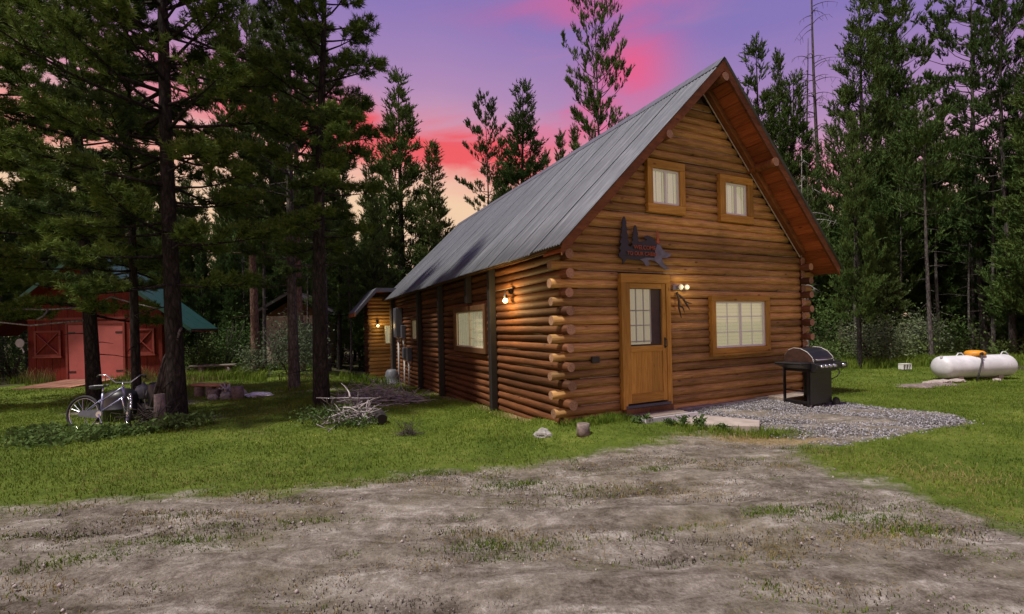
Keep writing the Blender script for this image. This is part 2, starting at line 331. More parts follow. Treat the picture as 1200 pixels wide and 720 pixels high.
# ------------------------------------------------------------------ mesh helpers
class MB:
    def __init__(s): s.v = []; s.f = []; s.m = []
    def add(s, vs, fs, mi=0):
        o = len(s.v); s.v += [tuple(p) for p in vs]
        for f in fs: s.f.append(tuple(i+o for i in f)); s.m.append(mi)
        return s
    def box(s, lo, hi, mi=0):
        (a, b, c), (d, e, f) = lo, hi
        v = [(a,b,c),(d,b,c),(d,e,c),(a,e,c),(a,b,f),(d,b,f),(d,e,f),(a,e,f)]
        return s.add(v, [(0,3,2,1),(4,5,6,7),(0,1,5,4),(1,2,6,5),(2,3,7,6),(3,0,4,7)], mi)
    def bar(s, p, q, w, h, up=(0,0,1), mi=0):
        p, q, up = Vector(p), Vector(q), Vector(up); d = (q-p).normalized(); r = d.cross(up).normalized(); u = r.cross(d)
        v = [p+r*a*w/2+u*b*h/2 for a, b in ((-1,-1),(1,-1),(1,1),(-1,1))] + [q+r*a*w/2+u*b*h/2 for a, b in ((-1,-1),(1,-1),(1,1),(-1,1))]
        return s.add(v, [(0,3,2,1),(4,5,6,7),(0,1,5,4),(1,2,6,5),(2,3,7,6),(3,0,4,7)], mi)
    def tube(s, pts, rad, n=8, mi=0, cap=None, jitter=0.0, closed=False):
        pts = [Vector(p) for p in pts]
        if isinstance(rad, (int, float)): rad = [rad]*len(pts)
        vs = []; fs = []; L = len(pts)
        ref = None
        for i, p in enumerate(pts):
            if closed: t = (pts[(i+1) % L]-pts[i-1]).normalized()
            else: t = (pts[min(i+1, L-1)]-pts[max(i-1, 0)]).normalized()
            if ref is None: ref = Vector((0,0,1)) if abs(t.z) < .9 else Vector((1,0,0))
            a = t.cross(ref).normalized(); b = a.cross(t).normalized(); ref = b
            for k in range(n):
                th = 2*PI*k/n; r = rad[i]*(1+random.uniform(-jitter, jitter))
                vs.append(p + (a*math.cos(th)+b*math.sin(th))*r)
        for i in range(L if closed else L-1):
            j = (i+1) % L
            for k in range(n):
                k2 = (k+1) % n; fs.append((i*n+k, j*n+k, j*n+k2, i*n+k2))
        s.add(vs, fs, mi)
        if not closed:
            o = len(s.v)-len(vs); cm = mi if cap is None else cap
            s.f.append(tuple(o+k for k in range(n))); s.m.append(cm)
            s.f.append(tuple(o+(L-1)*n+k for k in reversed(range(n)))); s.m.append(cm)
        return s
    def prism(s, poly, axis, a, b, mi=0):
        # poly: list of 2D points; extruded along axis from a to b
        def P(q, t):
            return {'x': (t, q[0], q[1]), 'y': (q[0], t, q[1]), 'z': (q[0], q[1], t)}[axis]
        n = len(poly); v = [P(q, a) for q in poly]+[P(q, b) for q in poly]
        f = [tuple(range(n)), tuple(reversed(range(n, 2*n)))]+[(i, i+n, (i+1) % n+n, (i+1) % n) for i in range(n)]
        return s.add(v, f, mi)
    def lathe(s, prof, c=(0,0,0), n=16, mi=0, axis='z'):
        v = []; f = []
        for r, h in prof:
            for k in range(n):
                t = 2*PI*k/n; q = (r*math.cos(t), r*math.sin(t), h)
                if axis == 'x': q = (q[2], q[0], q[1])
                if axis == 'y': q = (q[0], q[2], q[1])
                v.append((c[0]+q[0], c[1]+q[1], c[2]+q[2]))
        for i in range(len(prof)-1):
            for k in range(n):
                k2 = (k+1) % n; f.append((i*n+k, i*n+k2, (i+1)*n+k2, (i+1)*n+k))
        f.append(tuple(reversed(range(n)))); f.append(tuple((len(prof)-1)*n+k for k in range(n)))
        return s.add(v, f, mi)
    def build(s, name, mats, parent=None, smooth=False, bevel=0.0):
        me = bpy.data.meshes.new(name); me.from_pydata(s.v, [], s.f)
        if not isinstance(mats, (list, tuple)): mats = [mats]
        for m in mats: me.materials.append(m)
        me.polygons.foreach_set('material_index', s.m)
        if smooth: me.polygons.foreach_set('use_smooth', [len(f) <= 4 for f in s.f])
        me.update()
        import bmesh
        bm = bmesh.new(); bm.from_mesh(me); bmesh.ops.recalc_face_normals(bm, faces=bm.faces)
        if bevel: bmesh.ops.bevel(bm, geom=bm.edges[:], offset=bevel, segments=1, affect='EDGES')
        bm.to_mesh(me); bm.free()
        return link(name, me, parent)
def link(name, me, parent=None, kind=None):
    o = bpy.data.objects.new(name, me); COL.objects.link(o)
    if parent: o.parent = parent
    if kind: o['kind'] = kind
    return o
def np_mesh(name, V, F, mats, mi=None, smooth=False):
    V = np.asarray(V, np.float32); F = np.asarray(F, np.int32); k = F.shape[1]
    me = bpy.data.meshes.new(name); me.vertices.add(len(V)); me.vertices.foreach_set('co', V.ravel())
    me.loops.add(F.size); me.loops.foreach_set('vertex_index', F.ravel())
    me.polygons.add(len(F)); me.polygons.foreach_set('loop_start', np.arange(0, F.size, k, dtype=np.int32))
    me.polygons.foreach_set('loop_total', np.full(len(F), k, np.int32))
    if not isinstance(mats, (list, tuple)): mats = [mats]
    for m in mats: me.materials.append(m)
    if mi is not None: me.polygons.foreach_set('material_index', np.asarray(mi, np.int32))
    if smooth: me.polygons.foreach_set('use_smooth', np.ones(len(F), bool))
    me.update(calc_edges=True)
    return me
def tag(o, label, cat, group=None, kind=None):
    if label: o['label'] = label
    if cat: o['category'] = cat
    if group: o['group'] = group
    if kind: o['kind'] = kind
    return o
def thing(name, label, cat, loc=(0,0,0), rz=0, group=None):
    o = bpy.data.objects.new(name, None); COL.objects.link(o); o.location = loc; o.rotation_euler = (0, 0, rz)
    o.empty_display_size = .2
    return tag(o, label, cat, group)
def copy_thing(o, loc, rz=0, sc=1.0, label=None, group=None):
    c = o.copy(); COL.objects.link(c); c.location = loc; c.rotation_euler = (0, 0, rz)
    c.scale = (sc, sc, sc) if isinstance(sc, (int, float)) else sc
    if label: c['label'] = label
    if group: c['group'] = group
    for ch in list(o.children):
        d = ch.copy(); COL.objects.link(d); d.parent = c
        for g in list(ch.children):
            h = g.copy(); COL.objects.link(h); h.parent = d
    return c

# ------------------------------------------------------------------ terrain
YAW = .4486; CX, CY = .9805, 7.263
GX, GY = math.cos(YAW), math.sin(YAW)
def to_uv(x, y): return (x-CX)*GX+(y-CY)*GY, -(x-CX)*GY+(y-CY)*GX
def to_xy(u, v): return CX+u*GX-v*GY, CY+u*GY+v*GX
def sstep(a, b, x):
    t = np.clip((x-a)/(b-a), 0, 1); return t*t*(3-2*t)
def terrain(x, y):
    x = np.asarray(x, float); y = np.asarray(y, float)
    u, v = to_uv(x, y)
    z = -.038*np.clip(v-.3, 0, 12.5)*sstep(-3.4, -.3, u)*(1-sstep(5.0, 6.5, u))
    z = z + .09*sstep(-1.9, -.5, v)*(1-sstep(0.2, 1.2, v))*sstep(-.9, .0, u)*(1-sstep(4.6, 5.6, u))
    z = z + .02*np.sin(x*1.3+.5)*np.sin(y*1.1)*sstep(2, 5, np.hypot(x, y)) + .008*np.sin(x*4.1+y*2.3)*np.sin(y*5.2-x)
    return z
def tz(x, y): return float(terrain(x, y))

DIRT = [(-30, 4.6), (-9, 4.75), (-4.86, 4.41), (-3.2, 4.62), (-1.76, 4.73), (0, 5.35), (1.44, 5.79), (2.4, 6.35), (3.1, 6.75), (3.75, 6.2), (3.30, 5.4), (3.38, 4.67), (3.55, 4.0), (3.75, 3.3), (4.6, 2.6), (9, 1.4), (30, 0), (30, -30), (-30, -30)]
GRAVEL_UV = [(1.15, -.55), (1.37, -.90), (2.45, -1.22), (1.93, -1.85), (2.17, -2.60), (3.53, -2.70), (5.0, -2.82), (5.56, -2.45), (5.30, -1.3), (5.45, -.2), (5.3, .1), (2.87, -.18), (1.6, -.25)]
GRAVEL = [to_xy(*p) for p in GRAVEL_UV]
def inside(poly, x, y):
    x = np.asarray(x); y = np.asarray(y); r = np.zeros(x.shape, bool); n = len(poly)
    for i in range(n):
        (x1, y1), (x2, y2) = poly[i], poly[(i+1) % n]
        c = ((y1 > y) != (y2 > y)) & (x < (x2-x1)*(y-y1)/(y2-y1+1e-12)+x1); r ^= c
    return r
def dist_poly(poly, x, y):
    x = np.asarray(x, float); y = np.asarray(y, float); d = np.full(x.shape, 1e9); n = len(poly)
    for i in range(n):
        (x1, y1), (x2, y2) = poly[i], poly[(i+1) % n]; dx, dy = x2-x1, y2-y1
        t = np.clip(((x-x1)*dx+(y-y1)*dy)/(dx*dx+dy*dy), 0, 1); d = np.minimum(d, np.hypot(x-x1-t*dx, y-y1-t*dy))
    return np.where(inside(poly, x, y), -d, d)   # negative inside
def forest_amount(x, y):
    # forest floor behind the treeline
    a = sstep(14.2, 15.4, y)*sstep(7.5, 8.5, x) + sstep(18.5, 21, y+0*x) + sstep(13.2, 15.5, x)*sstep(6, 9, y) + sstep(15.5, 17.5, -x)*sstep(4, 7, y)
    return np.clip(a, 0, 1)
def cover(x, y):
    d = dist_poly(DIRT, x, y)+.16*np.sin(x*2.3+1.7*np.sin(y*1.9))*np.sin(y*3.1+1.3*np.sin(x*2.9))+.09*np.sin(x*7.1+2*np.sin(y*5))*np.sin(y*8.3+x*2)+.05*np.sin(x*17+3*np.sin(y*13))
    R = np.clip(.5-d/1.0, 0, 1)
    bare = [(-8.0, 10.6, 1.1, .8), (-5.6, 12.6, 1.3, .35), (9.6, 10.9, .8, .3), (-9.1, 9.9, .4, .4)]
    for bx, by, sx, sy in bare:
        R = np.maximum(R, np.exp(-((x-bx)/sx)**2-((y-by)/sy)**2)*.85)
    for bx, by, sx, sy in ((-9.6, 10.8, .9, .6), (-6.1, 8.7, .9, .5), (-4.0, 9.9, .8, .5)):
        G0 = np.exp(-((x-bx)/sx)**2-((y-by)/sy)**2)*.6; R = np.maximum(R, G0)
    u, v = to_uv(x, y)
    G = np.exp(-((x-3.55)/.9)**2-((y-6.35)/.42)**2)*.95
    G = np.maximum(G, .42*np.clip(np.sin(x*.9+1.2*np.sin(y*.7))*np.sin(y*1.3+x*.4)-.25, 0, 1)*(x < -3.5))
    G = np.maximum(G, np.exp(-((u+.37)/.22)**2)*sstep(.5, 1.0, v)*(1-sstep(11, 12, v))*.75)
    gd = dist_poly(GRAVEL, x, y)
    R = np.maximum(R, np.clip(.5-gd/.25, 0, 1))
    B = forest_amount(x, y)
    return R, G, B, d, gd

def make_ground():
    xs = np.concatenate([np.array([-400, -200, -120, -80, -55, -40, -30, -24]), np.arange(-20, -9, .35), np.arange(-9, 9, .10), np.arange(9, 22, .3), np.array([22, 26, 32, 42, 60, 90, 160, 400])])
    ys = np.concatenate([np.array([-200, -80, -30, -12, -6, -3, -1]), np.arange(0, 1.8, .3), np.arange(1.8, 9, .08), np.arange(9, 20, .22), np.array([20, 21, 23, 26, 30, 36, 45, 60, 90, 150, 260, 500])])
    X, Y = np.meshgrid(xs, ys); Z = terrain(X, Y)
    R, G, B, d, gd = cover(X, Y)
    # uneven wheel ruts and clods in the dirt
    for i in range(X.shape[0]):
        for j in range(X.shape[1]):
            if R[i, j] > .2 and abs(X[i, j]) < 10 and 1 < Y[i, j] < 8:
                p = Vector((X[i, j]*.7, Y[i, j]*1.9, 0))
                Z[i, j] += R[i, j]*(.045*noise.fractal(p, 1.0, 2.1, 5)+.022*noise.noise(p*5)+.010*noise.noise(p*13))
    V = np.stack([X.ravel(), Y.ravel(), Z.ravel()], 1); nx = len(xs); ny = len(ys)
    i = np.arange((ny-1)*nx).reshape(ny-1, nx)[:, :-1].ravel()
    F = np.stack([i, i+1, i+nx+1, i+nx], 1)
    me = np_mesh('ground', V, F, M['ground'], smooth=True)
    ca = me.color_attributes.new('cover', 'FLOAT_COLOR', 'POINT')
    A = np.ones((len(V), 4), np.float32); A[:, 0] = R.ravel(); A[:, 1] = G.ravel(); A[:, 2] = B.ravel()
    ca.data.foreach_set('color', A.ravel())
    link('ground', me, kind='structure')
make_ground()

# ------------------------------------------------------------------ the log cabin
W, D = 5.5, 12.9
cabin = thing('log_cabin', 'brown log cabin with steep grey corrugated metal roof and yellow door', 'cabin', (CX, CY, 0), YAW)
RIDGE = 6.04; SL, SR = .99, 1.07
def rz_(u): return RIDGE - (SL*(W/2-u) if u < W/2 else SR*(u-W/2))
PITCH = .141; Z0 = .25; LR = .0712; US = -.22
def nz(*a): return noise.noise(Vector(a))
def log(a0, a1, z, axis, perp=0.0, r=LR, m='log_x', seed=0, clip=None, name='log'):
    mb = MB(); n = max(2, int((a1-a0)/.22)); pts = []; rad = []
    for i in range(n+1):
        t = a0+(a1-a0)*i/n
        wz = .010*nz(t*.55, seed*7.3, 0)+.005*nz(t*2.1, seed*3.1, 5); wp = .010*nz(t*.7, seed*5.7, 9)
        rad.append(r*(1+.10*nz(t*.8, seed*2.7, 20)+.05*nz(t*3.7, seed, 40)+(.02 if i % 2 else 0)))
        pts.append((t, perp+wp, z+wz) if axis == 'x' else (perp+wp, t, z+wz))
    mb.tube(pts, rad, 14, 0, cap=1, jitter=.018)
    o = mb.build(name, [M[m], M['log_end']], cabin, smooth=True)
    return o
WIN = {'a': (1.42, 2.265, 3.448, 4.34), 'b': (3.126, 4.0075, 3.4175, 4.2775), 'c': (2.842, 4.418, 1.0, 2.056), 'door': (.8065, 1.85, .2, 2.4)}
def split(a0, a1, z, opens, r=.012):
    segs = [(a0, a1)]
    for (x0, x1, z0, z1) in opens:
        if z+r > z0 and z-r < z1:
            out = []
            for s0, s1 in segs:
                if x1 <= s0 or x0 >= s1: out.append((s0, s1)); continue
                if x0-s0 > .08: out.append((s0, x0))
                if s1-x1 > .08: out.append((x1, s1))
            segs = out
    return segs
k = -2
while True:
    z = Z0+PITCH*k
    ul = W/2-(RIDGE-.27-z)/SL; ur = W/2+(RIDGE-.27-z)/SR
    if ur-ul < .35: break
    if z < 3.0:
        a0 = -.45 if (k % 2 == 0 and k >= 0 and z < 2.75) else US-.04
        ext = .14+.26*max(0, z-1.0)/1.6
        a1 = W+(ext if (k % 2 == 0 and k >= 1 and z < 2.9) else .02)
        if k % 2 == 0 and k >= 0: a0 += random.uniform(-.03, .03); a1 += random.uniform(-.03, .03)
    else: a0, a1 = max(ul, US-.04), min(ur, W+.04)
    a0 = max(a0, ul-.25); a1 = min(a1, ur+.1)
    for s0, s1 in split(a0, a1, z, [WIN[w] for w in WIN]):
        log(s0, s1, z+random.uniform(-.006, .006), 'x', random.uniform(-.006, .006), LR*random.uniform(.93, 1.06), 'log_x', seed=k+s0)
    k += 1
SWIN = {'w1': (2.85, 4.88, 1.02, 2.06), 'w2': (8.52, 9.25, 1.18, 1.92)}
for k in range(-5, 19):
    z = Z0+PITCH*k
    a0 = -.22+random.uniform(-.03, .03) if (k % 2 and 0 < k < 18) else -.02
    for s0, s1 in split(a0, D-.02 if k % 2 else D+.3, z-.0, [SWIN[w] for w in SWIN]):
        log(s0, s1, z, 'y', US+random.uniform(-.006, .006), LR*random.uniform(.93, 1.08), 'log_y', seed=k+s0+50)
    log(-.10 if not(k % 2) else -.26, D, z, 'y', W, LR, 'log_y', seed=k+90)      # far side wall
for k in range(-4, 19, 1):
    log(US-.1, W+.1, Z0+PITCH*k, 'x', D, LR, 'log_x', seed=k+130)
mb = MB()
gp = [(US, -.9), (W, -.9), (W, rz_(W)-.25), (W/2, RIDGE-.26), (US, rz_(US)-.25)]
mb.prism(gp, 'y', .030, .06)
mb.prism([(u, z) for u, z in gp], 'y', D-.05, D+.03)
mb.box((US+.02, .061, -.9), (US+.05, D-.051, 2.95)); mb.box((W-.05, .05, -.9), (W+.03, D-.05, 2.95))
mb.build('wall_core', M['chink'], cabin)
# pale caulk beads in some of the joints
for k in range(-1, 39, 1):
    z = Z0+PITCH*(k+.5)
    ul = W/2-(RIDGE-.3-z)/SL; ur = W/2+(RIDGE-.3-z)/SR
    a0, a1 = max(.05, ul), min(W-.05, ur)
    if a1-a0 < .3: continue
    mb = MB()
    for s0, s1 in split(a0, a1, z, [WIN[w] for w in WIN], .02):
        n = max(2, int((s1-s0)/.3))
        mb.tube([(s0+(s1-s0)*i/n, -.022+.006*nz(i*.9, k, 3), z+.010+.005*nz(i*.7, k, 8)) for i in range(n+1)], [.001+.009*max(0, nz(i*.31+k*3.3, k*1.7, 5)*1.6+.45) for i in range(n+1)], 5)
    mb.build('chinking', M['rope'] , cabin)['kind'] = 'stuff'
for k in range(0, 18, 2):
    z = Z0+PITCH*(k+.5); mb = MB()
    for s0, s1 in split(.05, D-.1, z, [SWIN[w] for w in SWIN], .02):
        n = max(2, int((s1-s0)/.3))
        mb.tube([(US-.030, s0+(s1-s0)*i/n, z+.010+.005*nz(i*.7, k, 8)) for i in range(n+1)], [.001+.008*max(0, nz(i*.31+k*3.3, k*1.7, 15)*1.6+.45) for i in range(n+1)], 5)
    mb.build('chinking', M['rope'], cabin)['kind'] = 'stuff'
# vertical caulk run at the right corner
MB().tube([(W-.03, -.085, -.1), (W-.03, -.09, 1.5), (W-.03, -.085, 2.9)], .011, 5).build('chinking', M['rope'], cabin)

# roof ----------------------------------------------------------------
V0, V1 = -.575, 13.05; SHW = .852
UL, UR = -.62, 5.98
def roof_sheet(side, v0, v1, dz):
    ue = UL+random.uniform(-.015, .015) if side < 0 else UR+random.uniform(-.015, .015)
    us = [W/2+(ue-W/2)*t for t in (0, .25, .5, .75, 1)]; vs_, fs = [], []
    n = int(round((v1-v0)/.071))*4
    for th in (0, -.004):
        for i in range(n+1):
            v = v0+(v1-v0)*i/n; w = .014*math.cos(2*PI*i/4)
            for u in us: vs_.append((u, v, rz_(u)+w+dz+th+.006*nz(u*.8, v*.6, 3)))
    c = len(us); off = (n+1)*c
    for i in range(n):
        for j in range(c-1):
            q = (i*c+j, i*c+j+1, (i+1)*c+j+1, (i+1)*c+j); fs.append(q); fs.append(tuple(reversed([a+off for a in q])))
        fs.append((i*c+c-1, i*c+c-1+off, (i+1)*c+c-1+off, (i+1)*c+c-1))
    MB().add(vs_, fs).build('roof_panel', M['roof'], cabin, smooth=True)
v = V0; i = 0
while v < V1-.05:
    v1 = min(v+SHW, V1)
    roof_sheet(-1, v-.03, v1, .002*(i % 2)); roof_sheet(1, v-.03, v1, .004*(i % 2)); v = v1; i += 1
MB().prism([(W/2-.17, RIDGE-.15), (W/2, RIDGE+.035), (W/2+.17, RIDGE-.165), (W/2+.17, RIDGE-.155), (W/2, RIDGE+.045), (W/2-.17, RIDGE-.14)], 'y', V0-.01, V1+.01).build('ridge_cap', M['roof'], cabin)
def slab(side, u0, u1, t0, t1, v0, v1):
    # slab following the slope between u0,u1 ; t0,t1 are depths below the roof surface
    return [(u0, v0, rz_(u0)-t0), (u1, v0, rz_(u1)-t0), (u1, v0, rz_(u1)-t1), (u0, v0, rz_(u0)-t1), (u0, v1, rz_(u0)-t0), (u1, v1, rz_(u1)-t0), (u1, v1, rz_(u1)-t1), (u0, v1, rz_(u0)-t1)]
BF = [(0,1,2,3),(7,6,5,4),(0,4,5,1),(1,5,6,2),(2,6,7,3),(3,7,4,0)]
for side in (-1, 1):
    ue = -.56 if side < 0 else 5.92
    MB().add(slab(side, W/2, ue+(.08 if side < 0 else 0), .018, .13, -.53, V1-.08), BF).build('roof_deck', M['darktrim'], cabin)
    n = 22
    for i in range(n):                                   # boards under the gable overhang
        a = W/2+(ue-W/2)*(i+.04)/n; b = W/2+(ue-W/2)*(i+.94)/n
        MB().add(slab(side, a, b, .132, .155+random.uniform(0, .005), -.53, -.02), BF).build('soffit_board', M['soffit'], cabin)
    for i in range(2):                                   # boards under the eave
        a0_, a1_ = (-.50, -.30) if side < 0 else (5.60, 5.92)
        a = a0_+(a1_-a0_)*i/2+.01; b = a0_+(a1_-a0_)*(i+1)/2-.01
        MB().add(slab(side, a, b, .132, .155, .0, V1-.1), BF).build('eave_board', M['darktrim'], cabin)
    MB().add(slab(side, W/2, ue, .016, .195, -.572, -.535), BF).build('barge_board', M['barge'], cabin)
    MB().add(slab(side, W/2, ue+.5*(-1 if side > 0 else 1), .16, .31, -.20, -.085), BF).build('rafter_log', M['barge'], cabin, bevel=.02)
    MB().add(slab(side, W/2, ue, .016, .20, V1-.07, V1-.03), BF).build('barge_board', M['barge'], cabin)
    rp = [(W/2+(ue+.5*(-1 if side > 0 else 1)-W/2)*t, -.088, rz_(W/2+(ue+.5*(-1 if side > 0 else 1)-W/2)*t)-.322) for t in np.linspace(0, 1, 12)]
    MB().tube(rp, .013, 5).build('chinking', M['rope'], cabin)
for (u, z, v0, r) in ((1.46, 4.56, -.60, .070), (W/2, 5.735, -.605, .074), (4.02, 4.46, -.59, .080)):
    mb = MB(); mb.tube([(u, v0+(.3-v0)*i/5, z) for i in range(6)], [r*(1+random.uniform(-.04, .04)) for _ in range(6)], 14, 0, cap=1, jitter=.03)
    mb.build('purlin', [M['barge'], M['log_end']], cabin, smooth=True)
MB().bar((UL+.10, V0+.04, rz_(UL+.10)-.07), (UL+.10, V1-.1, rz_(UL+.10)-.07), .03, .08).build('fascia_board', M['darktrim'], cabin)
MB().bar((UR-.09, V0+.04, rz_(UR-.09)-.10), (UR-.09, V1-.1, rz_(UR-.09)-.10), .03, .13).build('fascia_board', M['barge'], cabin)

# windows --------------------------------------------------------------
def casing(name, u0, u1, z0, z1, w, vf, vb, m, mh, par, wt=None, wb=None, axis='x', out=-1):
    wt = wt or w; wb = wb or w
    def bx(a, b, c, d): 
        return ((a, min(vf, vb), c), (b, max(vf, vb), d)) if axis == 'x' else ((min(vf, vb), a, c), (max(vf, vb), b, d))
    root = MB().box(*bx(u0, u1, z1-wt, z1)).build(name, mh, par, bevel=.004)
    for nm, (a, b, c, d), mm in (('side_board', (u0, u0+w, z0+wb, z1-wt-.001), m), ('side_board', (u1-w, u1, z0+wb, z1-wt-.001), m), ('sill_board', (u0, u1, z0, z0+wb-.001), mh)):
        MB().box(*bx(a, b, c, d)).build(nm, mm, root, bevel=.004)
    return root
def slats(u0, u1, z0, z1, v, axis, m, par, vertical=True, pitch=.062, name='blind'):
    mb = MB()
    if vertical:
        n = max(1, int((u1-u0)/pitch)); p = (u1-u0)/n
        for i in range(n):
            a, b = u0+i*p+.004, u0+(i+1)*p-.004; q = v+.004*(i % 2)
            mb.box((a, q, z0), (b, q+.004, z1)) if axis == 'x' else mb.box((q, a, z0), (q+.004, b, z1))
    else:
        n = int((z1-z0)/pitch); p = (z1-z0)/n
        for i in range(n):
            c, d = z0+i*p+.0012, z0+(i+1)*p-.0012
            mb.box((u0, v, c), (u1, v+.006, d)) if axis == 'x' else mb.box((v, u0, c), (v+.006, u1, d))
    return mb.build(name, m, par)
def glazed(u0, u1, z0, z1, vs, axis, root, nmull=1, cols=0, rows=0, fr=.035, blindm='blind', vertical=True, sides='both', reveal=None):
    """white sliding sash at depth vs (front); blind behind"""
    def bx(a, b, c, d, f, g): return ((a, f, c), (b, g, d)) if axis == 'x' else ((f, a, c), (g, b, d))
    f, g = vs, vs+.03
    mb = MB()
    mb.box(*bx(u0, u1, z1-fr, z1, f, g)); mb.box(*bx(u0, u1, z0, z0+fr, f, g))
    mb.box(*bx(u0, u0+fr, z0+fr+.001, z1-fr-.001, f, g)); mb.box(*bx(u1-fr, u1, z0+fr+.001, z1-fr-.001, f, g))
    mb.build('sash', M['white'], root)
    um = (u0+u1)/2
    if nmull: MB().box(*bx(um-fr*.55, um+fr*.55, z0+fr+.002, z1-fr-.002, f-.004, g-.002)).build('meeting_rail', M['white'], root)
    if cols:
        mb = MB()
        for (a, b) in (((u0+fr, um-.02), (um+.02, u1-fr)) if nmull else ((u0+fr, u1-fr),)):
            if sides == 'right' and a < um: continue
            for i in range(1, cols): x = a+(b-a)*i/cols; mb.box(*bx(x-.008, x+.008, z0+fr, z1-fr, g-.012, g-.004))
            for j in range(1, rows): zz = z0+(z1-z0)*j/rows; mb.box(*bx(a, b, zz-.008, zz+.008, g-.013, g-.005))
        mb.build('muntin', M['white'], root)
    MB().box(*bx(u0+fr*.6, u1-fr*.6, z0+fr*.6, z1-fr*.6, g-.002, g+.002)).build('pane', M['glass'], root)
    slats(u0+.01, u1-.01, z0+.01, z1-.01, g+.022 , axis, M[blindm], root, vertical)
# upper left, upper right
UOFF = 1
r = casing('window', *WIN['a'], .115, -.125, -.035, M['trim'], M['trim_h'], cabin, .14, .15)
r['label'] = 'upper left window with white sash in golden frame'
glazed(1.42+.118, 2.265-.118, 3.448+.153, 4.34-.143, -.085, 'x', r, 1, blindm='glowblind')
r = casing('window', *WIN['b'], .145, -.125, -.035, M['trim'], M['trim_h'], cabin, .125, .14)
r['label'] = 'upper right window with white sash in golden frame'
glazed(3.126+.148, 4.0075-.148, 3.4175+.143, 4.2775-.128, -.085, 'x', r, 1, blindm='glowblind')
r = casing('window', *WIN['c'], .105, -.125, -.035, M['trim'], M['trim_h'], cabin, .10, .10)
r['label'] = 'wide ground floor window with white grid panes'
glazed(2.842+.108, 4.418-.108, 1.0+.103, 2.056-.103, -.085, 'x', r, 1, 2, 3, .035, 'glowblind', False)
MB().box((2.80, -.15, .965), (4.46, -.05, .998)).build('sill_board', M['trim_h'], r)
# side windows (u negative is outside)
def side_window(name, v0, v1, z0, z1, m, w, lab):
    rt = MB().box((US-.125, v0, z1-w), (US-.035, v1, z1)).build(name, m, cabin, bevel=.004); rt['label'] = lab
    for nm, a, b, c, d in (('side_board', v0, v0+w, z0+w, z1-w-.001), ('side_board', v1-w, v1, z0+w, z1-w-.001), ('sill_board', v0, v1, z0, z0+w-.001)):
        MB().box((US-.125, a, c), (US-.035, b, d)).build(nm, m, rt, bevel=.004)
    a, b, c, d = v0+w+.003, v1-w-.003, z0+w+.003, z1-w-.003; fr = .03; f, g = US-.085, US-.055
    mb = MB(); mb.box((f, a, d-fr), (g, b, d)); mb.box((f, a, c), (g, b, c+fr)); mb.box((f, a, c+fr+.001), (g, a+fr, d-fr-.001)); mb.box((f, b-fr, c+fr+.001), (g, b, d-fr-.001))
    vm = (a+b)/2; mb.box((f-.004, vm-.018, c+fr+.002), (g-.002, vm+.018, d-fr-.002)); mb.build('sash', M['blind'], rt)
    mb = MB()
    for i in range(1, 2): x = a+(vm-a)*i/2; mb.box((g-.012, x-.012, c+fr), (g-.004, x+.012, d-fr))
    for j in range(1, 4): zz = c+(d-c)*j/4; mb.box((g-.013, a+fr, zz-.008), (g-.005, vm, zz+.008))
    mb.build('muntin', M['blind'], rt)
    MB().box((g-.002, a+.02, c+.02), (g+.002, b-.02, d-.02)).build('pane', M['glass'], rt)
    slats(a+.01, b-.01, c+.01, d-.01, US-.032, 'y', M['glowblind'], rt)
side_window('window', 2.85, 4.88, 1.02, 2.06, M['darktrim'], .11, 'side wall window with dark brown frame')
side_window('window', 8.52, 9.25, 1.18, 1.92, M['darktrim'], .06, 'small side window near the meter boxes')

# front door -----------------------------------------------------------
x0, x1, z0, z1 = WIN['door']
fr = casing('door_frame', x0, x1, z0, z1, .095, -.135, -.035, M['trim'], M['trim_h'], cabin, .15, .001)
dx0, dx1, dz0, dz1 = x0+.10, x1-.10, .285, z1-.155
door = MB().box((dx0, -.120, dz0), (dx0+.085, -.075, dz1)).build('door', M['trim'], cabin, bevel=.003)
door['label'] = 'golden wooden screen door with upper glass'
MB().box((dx1-.085, -.120, dz0), (dx1, -.075, dz1)).build('stile', M['trim'], door, bevel=.003)
MB().box((dx0+.086, -.120, dz1-.085), (dx1-.086, -.075, dz1)).build('rail', M['trim_h'], door, bevel=.003)
MB().box((dx0+.086, -.120, 1.12), (dx1-.086, -.075, 1.215)).build('rail', M['trim_h'], door, bevel=.003)
MB().box((dx0+.086, -.120, dz0), (dx1-.086, -.075, .44)).build('rail', M['trim_h'], door, bevel=.003)
n = 6
for i in range(n):
    a = dx0+.087+(dx1-dx0-.174)*i/n; b = dx0+.087+(dx1-dx0-.174)*(i+1)/n-.004
    MB().box((a, -.108, .441), (b, -.085, 1.119)).build('plank', M['trim'], door)
MB().box((dx0+.08, -.102, 1.21), (dx1-.08, -.098, dz1-.08)).build('screen', M['screen'], door)
ga, gb = dx0+.087, dx0+.087+(dx1-dx0-.174)*.70
mb = MB()
for x in (ga+.004, ga+(gb-ga)*.32, ga+(gb-ga)*.66, gb-.01): mb.box((x-.010, -.078, 1.27), (x+.010, -.066, dz1-.09))
for zz in (1.29, 1.555, 1.80): mb.box((ga, -.0785, zz-.010), (gb, -.0665, zz+.010))
mb.build('muntin', M['white'], door)
MB().box((ga, -.055, 1.24), (gb, -.05, dz1-.09)).build('blind', M['glowblind'], door)
MB().box((gb+.001, -.058, 1.22), (dx1-.087, -.05, dz1-.08)).build('inner_panel', M['brownpanel'], door)
MB().box((ga, -.050, .3), (dx1-.087, -.045, 1.22)).build('backing', M['brownpanel'], door)
mb = MB(); mb.box((dx1-.052, -.128, 1.16), (dx1-.022, -.120, 1.34)); mb.tube([(dx1-.037, -.125, 1.32), (dx1-.037, -.165, 1.30), (dx1-.037, -.170, 1.20), (dx1-.037, -.125, 1.18)], .008, 6)
